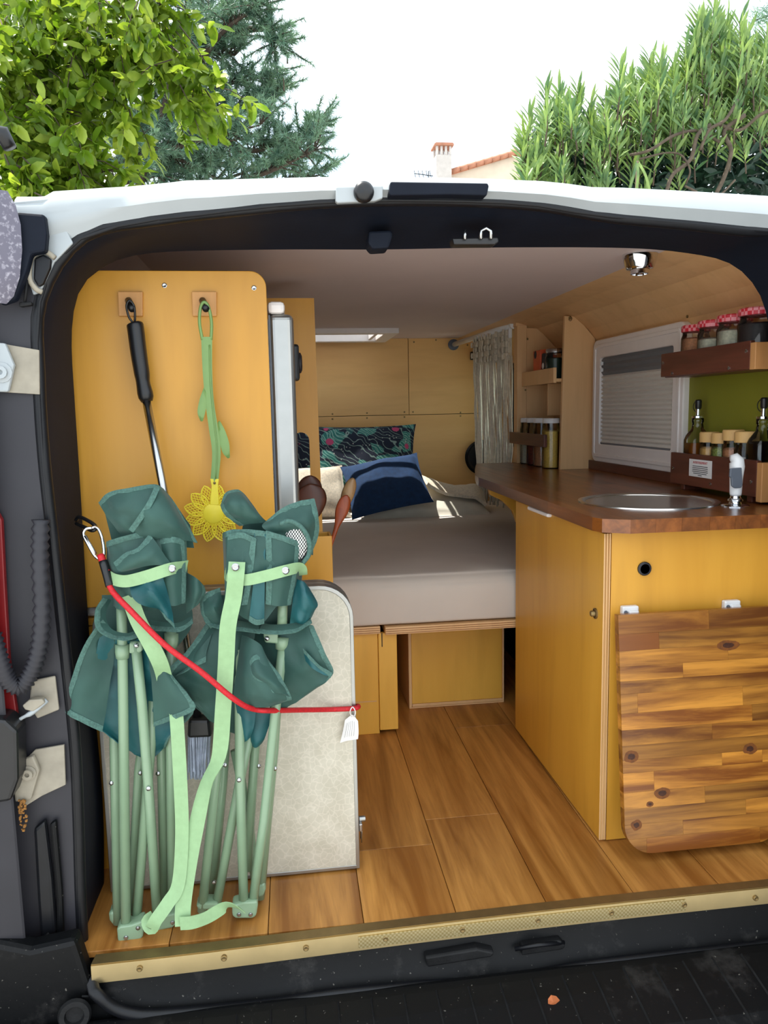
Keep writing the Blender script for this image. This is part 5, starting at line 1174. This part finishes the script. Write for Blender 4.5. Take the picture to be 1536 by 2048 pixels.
cloth('pocket_flap', [[(532, 1062, C-.020), (566, 1072, C-.024), (598, 1084, C-.006)], [(534, 1140, C-.026), (564, 1144, C-.030), (592, 1146, C-.008)], [(532, 1208, C-.018), (556, 1212, C-.022), (580, 1210, C-.002)]], cb, hem='tlr', seed=35)
cloth('pocket_inset', [[(508, 1066, C-.020), (522, 1072, C-.018), (532, 1068, C-.022)], [(508, 1150, C-.024), (520, 1156, C-.024), (530, 1150, C-.026)], [(498, 1240, C-.014), (512, 1248, C-.018), (528, 1246, C-.014)]], cb, mat='chair_cloth_backlit', hem='b', seed=36)
cloth('headrest_flap', [[(442, 1010, C+.016), (452, 986, C+.012), (474, 980, C+.014), (486, 986, C+.02)], [(446, 1022, C-.002), (462, 1006, C-.016), (486, 1000, C-.010), (504, 1008, C+.012)], [(458, 1036, C+.004), (480, 1030, C-.010), (504, 1026, C-.006), (520, 1030, C+.012)], [(480, 1052, C+.010), (498, 1048, C+.0), (516, 1046, C+.004), (534, 1044, C+.016)]], cb, hem='lt', seed=37, wr=.003)
cloth('headrest_flap', [[(534, 1042, C+.0), (566, 1016, C+.004), (598, 1004, C+.012), (628, 998, C+.020)], [(524, 1054, C-.014), (568, 1046, C-.016), (606, 1040, C-.004), (636, 1036, C+.016)], [(540, 1066, C-.012), (574, 1064, C+.0), (610, 1070, C+.004), (636, 1070, C+.018)], [(556, 1078, C-.008), (584, 1090, C+.010), (606, 1102, C+.016), (622, 1108, C+.024)]], cb, hem='tr', seed=38, wr=.003)
cloth('headrest_back', [[(490, 1030, C+.05), (540, 1046, C+.046), (590, 1020, C+.046), (630, 1030, C+.046)], [(480, 1080, C+.05), (540, 1090, C+.05), (590, 1100, C+.05), (626, 1110, C+.046)]], cb, seed=39)
# mesh netting of the cup holder with its welt
net = []
ctr_ = at(594, 1082, y=C-.008)
for i in range(-6, 7):
    for sg in (1, -1):
        P = []
        for s in np.linspace(-1, 1, 13):
            u = s; w_ = i/6.5
            a_, b_ = (u, w_) if sg == 1 else (w_, u)
            if a_*a_+b_*b_ <= 1.0: P.append(at(592+(a_+b_)*17+abs(b_)*2, 1084+(a_-b_)*26, y=C-.010+.010*(a_*a_+b_*b_)))
        if len(P) > 1: net.append(tube_vf(P, .00085, 4))
V, F = join(net); nb = mk('mesh_net', V, F, 'paper', cb); nb['kind'] = 'stuff'
tube('net_welt', ppath([(560, 1048, C-.012), (580, 1042, C-.012), (604, 1056, C-.012), (618, 1082, C-.010), (618, 1108, C-.006), (606, 1126, C-.004)], 5), .0042, 'chair_hem', cb, n=8)
cloth('net_lining', [[(566, 1054, C+.002), (590, 1056, C+.002), (612, 1070, C+.004)], [(572, 1090, C+.006), (594, 1090, C+.01), (616, 1092, C+.01)], [(586, 1118, C+.004), (600, 1122, C+.008), (610, 1120, C+.01)]], cb, mat='black_matte', seed=40)
band = ribbon('band', [at(450, 1144, y=C+.016), at(456, 1152, y=C-.014), at(488, 1160, y=C-.034), at(530, 1152, y=C-.038), at(572, 1141, y=C-.034), at(600, 1136, y=C-.008), at(604, 1150, y=C+.012)], .0195, 'strap', cb)
lathe('snap_button', [(.0066, 0), (.0066, .0016), (.0048, .003), (.002, .0024), (0, .0034)], at(571, 1141, y=C-.035), 'steel', band, axis=(0, -1, 0), n=16)
stp = ribbon('carry_strap', [at(474, 1124, y=C-.030), at(472, 1150, y=C-.040), at(467, 1196, y=C-.034), at(456, 1253, y=C-.034), at(452, 1328, y=C-.026), at(446, 1420, y=C-.018), at(438, 1510, y=C-.010), at(412, 1570, y=C-.008), at(389, 1670, y=C-.012), at(374, 1754, y=C-.018), at(366, 1815, y=C-.024), at(366, 1852, y=C-.030)], .0275, 'strap', cb, twist=(0, 0, 0, 0, 0, 0, .9, .2, 0, 0, 0))
ribbon('carry_strap', [at(360, 1847, y=C-.032), at(384, 1845, y=C-.034), at(412, 1836, y=C-.030), at(436, 1822, y=C-.026), at(456, 1812, y=C-.022), at(484, 1820, y=C-.008)], .0250, 'strap', cb, twist=(0, 0, .1, .1, .5, 1.2))
lathe('snap_button', [(.0066, 0), (.0066, .0016), (.0048, .003), (.002, .0024), (0, .0034)], at(471, 1134, y=C-.041), 'steel', stp, axis=(0, -1, 0), n=16)

# ------------------------------------------------------------------ red bungee cord with carabiner and paper tag
bg_ = thing('bungee_cord', 'red elastic cord with carabiner strapped across the folded chairs', 'cord', at(200, 1200, y=-.05))
cord = ppath([(214, 1140, -.052), (222, 1178, -.066), (262, 1222, -.090), (330, 1290, -.094), (400, 1342, -.090), (450, 1384, -.084), (468, 1398, -.080), (490, 1412, -.068), (512, 1419, -.050), (540, 1421, -.040), (600, 1420, .030), (660, 1419, .078), (706, 1417, .084), (716, 1414, .092), (716, 1412, .12), (712, 1412, .155)], 6)
tube('cord', cord, .0049, 'red_cord', bg_, n=12)
tube('cord_end', ppath([(201, 1110, -.040), (206, 1124, -.046), (214, 1144, -.053)], 3), .0062, 'red_cord', bg_, n=10)
tube('heat_shrink', ppath([(206, 1122, -.046), (213, 1146, -.053), (220, 1172, -.062)], 3), .0074, 'black_plastic', bg_, n=12)
cab_ = tube('carabiner', ppath([(184, 1056, -.016), (172, 1058, -.018), (167, 1070, -.022), (178, 1092, -.030), (190, 1112, -.036), (199, 1117, -.040), (208, 1108, -.038), (205, 1080, -.030), (198, 1060, -.020), (190, 1054, -.016), (184, 1056, -.016)], 4), .0027, 'chrome', bg_, n=8)
tube('gate', [at(170, 1072, y=-.023), at(191, 1108, y=-.035)], .0030, 'steel', cab_, n=8)
tg_ = thing('paper_tag', 'white printed paper tag hanging from the red cord', 'tag', at(698, 1486, y=.078))
G = grid_surf([[at(690, 1440, y=.078), at(700, 1432, y=.076), at(706, 1430, y=.077), at(716, 1442, y=.078)], [at(686, 1462, y=.078), at(696, 1460, y=.073), at(706, 1458, y=.074), at(717, 1464, y=.078)], [at(680, 1486, y=.080), at(692, 1482, y=.076), at(704, 1480, y=.077), at(716, 1478, y=.080)]], 5)
V, F = grid_vf(G); tagm = mk('tag_sheet', V, F, 'paper', tg_, smooth=True, solid=.0006)
tube('tag_string', ppath([(704, 1434, .075), (700, 1424, .072), (705, 1414, .072), (711, 1424, .074), (708, 1434, .075)], 4), .0011, 'paper', tg_, n=5)
for i in range(5):
    f = .2+.14*i; a = [G[r][int(f*(len(G[0])-1))]+Vector((0, -.0012, 0)) for r in range(2, len(G)-2)]
    V, F = grid_vf([[p+Vector((-.00018, 0, 0)) for p in a], [p+Vector((.00018, 0, 0)) for p in a]]); mk('text_line', V, F, 'ink', tagm)
# ------------------------------------------------------------------ garden behind the van
def leaf_mesh(name, L, W, mat, fold=.25, curl=.15, n=3):
    V, F = [], []
    for i in range(n+1):
        u = i/n; w_ = W*math.sin(math.pi*(u*.92+.04))**.8; z_ = -curl*L*u*u
        V += [(-w_, L*u, z_+fold*w_), (0, L*u, z_), (w_, L*u, z_+fold*w_)]
    for i in range(n):
        a = i*3; F += [(a, a+1, a+4, a+3), (a+1, a+2, a+5, a+4)]
    me = bpy.data.meshes.new(name); me.from_pydata(V, [], F); me.update(); me.materials.append(MATS[mat])
    for p in me.polygons: p.use_smooth = True
    return me, [Vector(v) for v in V], F
def orient(d, roll):
    d = d.normalized(); q = Vector((0, 1, 0)).rotation_difference(d)
    return q.to_matrix() @ Matrix.Rotation(roll, 3, 'Y')
def in_view(p):
    d = p-CAMP; z_ = d.dot(fwd)
    if z_ <= 0: return None
    x, y = 768+FPX*d.dot(rt)/z_, 1024-FPX*d.dot(up)/z_
    return (x, y, z_) if -20 < x < 1556 and -20 < y < 420 else None
def foliage(root, lf, spots, nparts, matname):
    """spots (pos, matrix, scale): those showing largest become leaf objects, the rest one joined part"""
    me, LV, LF = lf
    vis = [(in_view(s[0]), s) for s in spots]
    order = sorted(range(len(spots)), key=lambda i: -(vis[i][1][2]/vis[i][0][2]) if vis[i][0] else 1)
    first = set(order[:nparts]); V, F = [], []
    base = WL[root.name]
    for i, (p, M_, s) in enumerate(spots):
        if i in first and vis[i][0]:
            o = bpy.data.objects.new('leaf', me); COL.objects.link(o); o.parent = root
            o.matrix_local = Matrix.Translation(p-base) @ M_.to_4x4() @ Matrix.Scale(s, 4)
        else:
            k = len(V); V += [p+M_ @ (v*s) for v in LV]; F += [tuple(j+k for j in f) for f in LF]
    if V:
        f = mk('foliage', V, F, matname, root, smooth=True, loc=base); f['kind'] = 'stuff'
rg = random.Random(5)
def gauss3(): return Vector((rg.gauss(0, 1), rg.gauss(0, 1), rg.gauss(0, 1)))
# broadleaf tree hanging in at the upper left
tl = thing('broadleaf_tree', 'sunlit broadleaf tree with yellow-green leaves overhanging at the upper left', 'tree', (-2.3, 3.6, -.55))
tube('trunk', [(-2.3, 3.6, -.55), (-2.25, 3.6, .8), (-2.1, 3.55, 2.0), (-1.9, 3.5, 2.9), (-1.7, 3.5, 3.8)], [.13, .11, .09, .07, .04], 'bark', tl, n=10)
lf1 = leaf_mesh('leaf', .088, .021, 'leaf_lime')
spots = []; twigs = []
blobs = [(40, 60, 3.3, .42, 330), (150, 40, 3.4, .42, 300), (250, 40, 3.5, .30, 210), (330, 80, 3.4, .24, 150), (360, 140, 3.3, .16, 90), (260, 130, 3.4, .22, 130), (90, 160, 3.2, .34, 220), (180, 180, 3.4, .22, 110), (40, 250, 3.1, .26, 190), (110, 300, 3.1, .22, 120), (60, 340, 3.0, .24, 170), (150, 350, 3.1, .20, 120), (210, 365, 3.2, .13, 60), (-80, 200, 3.2, .5, 200), (20, 160, 3.3, .3, 160), (300, 20, 3.5, .3, 150), (170, 130, 3.5, .28, 120), (100, 230, 3.3, .22, 110), (385, 170, 3.3, .08, 26), (40, 460, 3.3, .4, 150), (-120, 420, 3.4, .5, 160), (140, 440, 3.4, .3, 90), (-150, 600, 3.5, .5, 120)]
for a, b, y, r, n in blobs:
    c = at(a, b, y=y)
    n = int(n*1.5); nt_ = max(3, n//12)
    for k in range(nt_):
        d = gauss3(); e = c+Vector((d.x*r*.55, d.y*r*.6, d.z*r*.5)); dr_ = Vector((rg.uniform(-.2, .8), rg.uniform(-.7, .2), rg.uniform(-1.1, .15))).normalized(); Lb = rg.uniform(.16, .32)
        P = [e, e+dr_*Lb*.5+Vector((0, 0, .01)), e+dr_*Lb+Vector((0, 0, -.03))]
        twigs.append(tube_vf(P, [.004, .003, .0015], 4)); m_ = n//nt_
        for q in range(m_+2):
            u = rg.random()**.7; p = P[0].lerp(P[2], u); ld = dr_*.6+gauss3()*.55+Vector((0, -.1, -.25))
            spots.append((p, orient(ld, rg.uniform(-1.2, 1.2)), rg.uniform(.75, 1.35)))
for k in range(1500):
    a = rg.uniform(-60, 200); b = rg.uniform(-30, 330); p = at(a, b, y=rg.uniform(3.9, 4.6)); spots.append((p, orient(gauss3(), rg.uniform(-2, 2)), rg.uniform(.9, 1.4)))
foliage(tl, lf1, spots, 300, 'leaf_lime')
for a, b, a2, b2 in ((-60, 380, 240, 340), (-60, 120, 330, 60), (-40, 220, 190, 170), (0, 400, 110, 250)):
    twigs.append(tube_vf(smooth_path([at(a, b, y=3.4), at((a+a2)/2, (b+b2)/2-14, y=3.35), at(a2, b2, y=3.3)], 4), [.016-.0012*i for i in range(9)], 6))
V, F = join(twigs); mk('branches', V, F, 'bark', tl, smooth=True)['kind'] = 'stuff'
# pine behind it
tpn = thing('pine_tree', 'tall dark pine with bare lower branches behind the broadleaf tree', 'tree', (at(185, 380, y=10).x, 10, -.55))
bx = at(185, 380, y=10).x
tube('trunk', [(bx, 10, -.55), (bx-.03, 10, 3.0), (bx+.05, 10, 5.2), (bx+.1, 10, 8)], [.17, .15, .12, .06], 'bark', tpn, n=12)
limbs = [((185, 300), (330, 170), (470, 40)), ((185, 330), (330, 300), (520, 250)), ((190, 380), (330, 345), (480, 320)), ((200, 390), (400, 372), (560, 318)), ((185, 240), (270, 255), (330, 240)), ((270, 400), (330, 240), (400, 90)), ((270, 400), (330, 200), (372, 20)), ((190, 320), (240, 280), (300, 300)), ((190, 350), (260, 330), (330, 360)), ((330, 240), (420, 180), (540, 150)), ((400, 120), (450, 60), (520, 10)), ((400, 380), (520, 350), (630, 300)), ((420, 380), (540, 372), (640, 350)), ((380, 120), (420, 40), (400, -60)), ((480, 260), (520, 220), (560, 180)), ((190, 280), (160, 220), (230, 160)), ((330, 170), (390, 110), (470, 110)), ((330, 330), (400, 290), (470, 280)), ((560, 330), (600, 290), (632, 255)), ((380, 200), (440, 215), (510, 200)), ((300, 330), (360, 320), (420, 350)), ((480, 60), (530, 60), (556, 90)), ((470, 300), (520, 300), (560, 280)), ((190, 200), (290, 120), (380, 60)), ((200, 150), (280, 60), (340, -30)), ((185, 430), (330, 440), (500, 430)), ((185, 480), (380, 490), (560, 470)), ((185, 520), (330, 560), (470, 560)), ((185, 480), (90, 470), (-40, 440))]
bparts, needles = [], []
for a, b, c in limbs:
    dy = rg.uniform(-.9, .9); P = smooth_path([at(*a, y=10), at(*b, y=10+dy*.5), at(*c, y=10+dy)], 6)
    bparts.append(tube_vf(P, [.05-.0032*i for i in range(len(P))], 6))
    for i, p in enumerate(P[3:]):
        for k in range(4 if i < 4 else 6):
            d = (P[-1]-P[0]).normalized()*.5+gauss3()*.55+Vector((0, 0, .25)); d.normalize(); Lb = rg.uniform(.18, .5); e = p+d*Lb
            bparts.append(tube_vf([p, p.lerp(e, .5)+Vector((0, 0, .02)), e], [.011, .008, .005], 4))
            for q in range(105):
                u = rg.uniform(.3, 1.05); s0 = p.lerp(e, u); nd = (d*.7+gauss3()*.6).normalized(); Ln = rg.uniform(.07, .13); sd__ = nd.cross(gauss3()).normalized()*.0052
                needles.append((s0-sd__, s0+sd__, s0+nd*Ln))
V, F = join(bparts); mk('branches', V, F, 'bark', tpn, smooth=True)['kind'] = 'stuff'
V = [v for t_ in needles for v in t_]; F = [(3*i, 3*i+1, 3*i+2) for i in range(len(needles))]
nd_ = mk('needles', V, F, 'leaf_pine', tpn); nd_['kind'] = 'stuff'
cand = []
for a, b in ((545, 45), (575, 115), (568, 170), (640, 235), (612, 265), (648, 288), (580, 280), (600, 340)):
    p = at(a, b+12, y=9.8); cand.append(tube_vf([p, p+Vector((0, 0, .16))], [.014, .008], 6))
V, F = join(cand); mk('new_shoots', V, F, 'vine_bark', tpn)['kind'] = 'stuff'
# oleander at the right
ol = thing('oleander_bush', 'tall oleander bush with narrow upright leaves at the upper right', 'bush', (at(1330, 380, y=5.2).x, 5.2, -.55))
lf2 = leaf_mesh('leaf', .165, .0135, 'leaf_oleander', fold=.5, curl=.12)
tops = [(1040, 262, 18), (1062, 225, 22), (1090, 180, 26), (1120, 180, 22), (1150, 175, 26), (1185, 205, 22), (1212, 200, 22), (1238, 130, 26), (1262, 150, 22), (1298, 116, 26), (1320, 120, 26), (1350, 130, 24), (1372, 95, 22), (1400, 30, 26), (1422, 15, 26), (1448, 40, 24), (1475, 42, 24), (1500, 60, 22), (1530, 60, 22), (1560, 40, 22), (1600, 30, 20)]
def outline_y(x): return float(np.interp(x, [t_[0] for t_ in tops], [t_[1] for t_ in tops]))
spots, stems = [], []
def shoot(tip, ln, nl):
    b0 = tip+Vector((rg.uniform(-.15, .15)*ln, rg.uniform(-.1, .1), -ln)); stems.append(tube_vf([b0, b0.lerp(tip, .5)+Vector((.01, 0, 0)), tip], [.008, .006, .003], 4))
    for q in range(nl):
        u = q/nl; p = b0.lerp(tip, .25+.75*u); a_ = q*2.1+rg.random()
        d = Vector((math.cos(a_)*.62, math.sin(a_)*.62, .55+.75*u)); spots.append((p, orient(d, rg.uniform(-.6, .6)), rg.uniform(.75, 1.15)))
for a, b, n in tops: shoot(at(a+rg.uniform(-5, 5), b, y=5.2+rg.uniform(-.3, .3)), .42, n)
for i in range(330):
    a = rg.uniform(1045, 1600); b = outline_y(a)+8+abs(rg.gauss(0, 1))*100+rg.uniform(0, 25)
    if b > 420: continue
    shoot(at(a, b, y=5.15+rg.uniform(-.15, .75)), rg.uniform(.22, .4), rg.randint(13, 19))
for i in range(190):
    shoot(at(rg.uniform(1040, 1620), rg.uniform(420, 900), y=5.15+rg.uniform(-.1, .6)), rg.uniform(.25, .4), 14)
foliage(ol, lf2, spots, 300, 'leaf_oleander')
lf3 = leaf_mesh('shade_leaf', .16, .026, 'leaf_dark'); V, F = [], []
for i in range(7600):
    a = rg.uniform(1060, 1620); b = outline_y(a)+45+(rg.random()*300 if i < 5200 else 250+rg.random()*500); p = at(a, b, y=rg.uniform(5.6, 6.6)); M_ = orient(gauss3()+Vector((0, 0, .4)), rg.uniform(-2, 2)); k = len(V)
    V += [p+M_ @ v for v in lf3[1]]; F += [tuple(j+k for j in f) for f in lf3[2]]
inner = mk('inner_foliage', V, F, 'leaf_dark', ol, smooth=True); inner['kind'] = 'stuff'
V, F = join(stems); mk('stems', V, F, 'vine_bark', ol, smooth=True)['kind'] = 'stuff'
for k, (x_, y_) in enumerate(((1130, 420), (1300, 430), (1440, 440), (1560, 430))):
    p = at(x_, y_, y=5.5); tube('trunk', [(p.x, 5.5, -.55), (p.x+.05, 5.5, p.z*.5), p], [.05, .04, .03], 'vine_bark', ol, n=8)
# dry tangled creeper on the oleander
vn = thing('dry_creeper', 'dry brown twisted creeper stems tangled in the oleander', 'creeper', at(1380, 398, y=5.0))
for L in ([(1330, 395), (1345, 350), (1380, 320), (1395, 270), (1420, 250)], [(1400, 300), (1418, 260), (1450, 240), (1475, 200)], [(1260, 310), (1300, 300), (1350, 270), (1400, 262), (1440, 285)], [(1430, 392), (1450, 350), (1462, 300), (1448, 262), (1490, 230)], [(1370, 372), (1390, 382), (1415, 395), (1440, 390), (1470, 360)], [(1280, 318), (1330, 306), (1362, 310), (1380, 340), (1372, 368)], [(1440, 250), (1480, 260), (1520, 230), (1560, 210)]):
    tube('creeper_stem', smooth_path([at(a, b, y=4.98+rg.uniform(-.06, .06)) for a, b in L], 5), rg.uniform(.008, .018), 'vine_bark', vn, n=7)
yc = thing('yucca_leaves', 'few pale strap leaves in front of the dark part of the oleander', 'plant', at(1280, 398, y=4.8))
for a, b in ((1255, 392), (1272, 395), (1302, 392)):
    c = at(1275, 322, y=4.8); e = at(a, b, y=4.75)
    ribbon('strap_leaf', [c, c.lerp(e, .5)+Vector((0, -.02, .02)), e], .022, 'leaf_oleander', yc)
p = at(1275, 322, y=4.8); tube('stem', [(p.x, 4.9, -.55), (p.x, 4.86, p.z*.5), p], [.03, .025, .01], 'vine_bark', yc, n=8)
bt = thing('pine_branch', 'blue-green pine branch tip in the top right corner', 'branch', at(1560, 30, y=7))
P = [at(1620, 10, y=7), at(1560, 24, y=7), at(1512, 40, y=7)]; tube('twig', P, [.02, .014, .006], 'bark', bt, n=6)
ndl = []
for q in range(900):
    u = rg.random(); s0 = P[0].lerp(P[2], u)+gauss3()*.06; nd = (gauss3()+Vector((-.7, 0, .1))).normalized(); sd__ = nd.cross(gauss3()).normalized()*.004; ndl.append((s0-sd__, s0+sd__, s0+nd*.12))
V = [v for t_ in ndl for v in t_]; nn_ = mk('needles', V, [(3*i, 3*i+1, 3*i+2) for i in range(len(ndl))], 'leaf_pine', bt); nn_['kind'] = 'stuff'
# neighbour's house: gable, tiles, chimney, aerial
HYv = 22.0
hs = thing('house', 'pale rendered house with tiled gable roof beyond the van roof', 'house', (at(1020, 360, y=HYv).x, HYv, -.55))
pk = at(1030, 312, y=HYv); le = at(896, 352, y=HYv); re_ = at(1075, 340, y=HYv)
lx = at(700, 360, y=HYv).x
prism('gable_wall', [(le.x, -.55), (re_.x+1.2, -.55), (re_.x+1.2, re_.z-.4), (re_.x, re_.z), (pk.x, pk.z), (le.x, le.z)], 'y', HYv, HYv+.3, 'plaster', hs)
def tile_row(a, b, name):
    n = int((b-a).length/.24); d = (b-a)/n
    for i in range(n):
        p = a+d*i; q = a+d*(i+1.12)
        for yy in (0, .34):
            tube('roof_tile', [p+Vector((0, -.1+yy, .06)), q+Vector((0, -.1+yy, .085))], [.085, .072], 'roof_tile', hs, n=8)
tile_row(le+Vector((-.15, 0, -.04)), pk, 'l'); tile_row(re_+Vector((.3, 0, -.12)), pk, 'r')
lathe('ridge_cap', [(.12, 0), (.14, .12), (.06, .2), (0, .21)], pk+Vector((0, .05, .03)), 'roof_tile', hs, n=10)
a, b = le+Vector((-.15, .1, -.04)), pk; mk('roof_slope', [a, a+Vector((0, 6, 0)), b, b+Vector((0, 6, 0)), re_+Vector((.3, .1, -.1)), re_+Vector((.3, 6, -.1))], [(0, 1, 3, 2), (2, 3, 5, 4)], 'roof_tile', hs, solid=.08)
c0, c1 = at(873, 362, y=HYv-.5), at(903, 292, y=HYv-.5)
chm = thing('chimney', 'pale rendered chimney with open slots under a flat cap', 'chimney', (c0.x+.2, HYv-.3, c0.z-1))
sz_ = at(888, 309, y=HYv-.5).z
box('stack', c0.x, c1.x, HYv-.5, HYv-.05, c0.z-3, sz_, 'chimney_render', chm, bevel=.01)
wd_ = (c1.x-c0.x)
for i in range(4):
    x = c0.x+wd_*(i/3)*.86
    for yy in (HYv-.5, HYv-.12): box('slot_pier', x, x+wd_*.14, yy, yy+.07, sz_, c1.z, 'chimney_render', chm, bevel=.004)
cap = box('cap', c0.x-.06, c1.x+.06, HYv-.57, HYv+.02, c1.z, c1.z+.05, 'roof_tile', chm, bevel=.01)
box('cap_lip', c0.x-.02, c1.x+.05, HYv-.54, HYv-.01, c1.z+.05, c1.z+.085, 'roof_tile', cap, bevel=.01)
an = thing('roof_aerial', 'thin television aerial beside the chimney', 'aerial', at(846, 362, y=HYv-.4))
tube('mast', [at(858, 372, y=HYv-.4), at(857, 342, y=HYv-.4)], .014, 'grime', an, n=6); tube('boom', [at(829, 347, y=HYv-.4), at(866, 352, y=HYv-.4)], .012, 'grime', an, n=6)
for a in (830, 838, 846, 854, 861): tube('element', [at(a-2, 341, y=HYv-.4), at(a+2, 358, y=HYv-.4)], .009, 'grime', an, n=5)
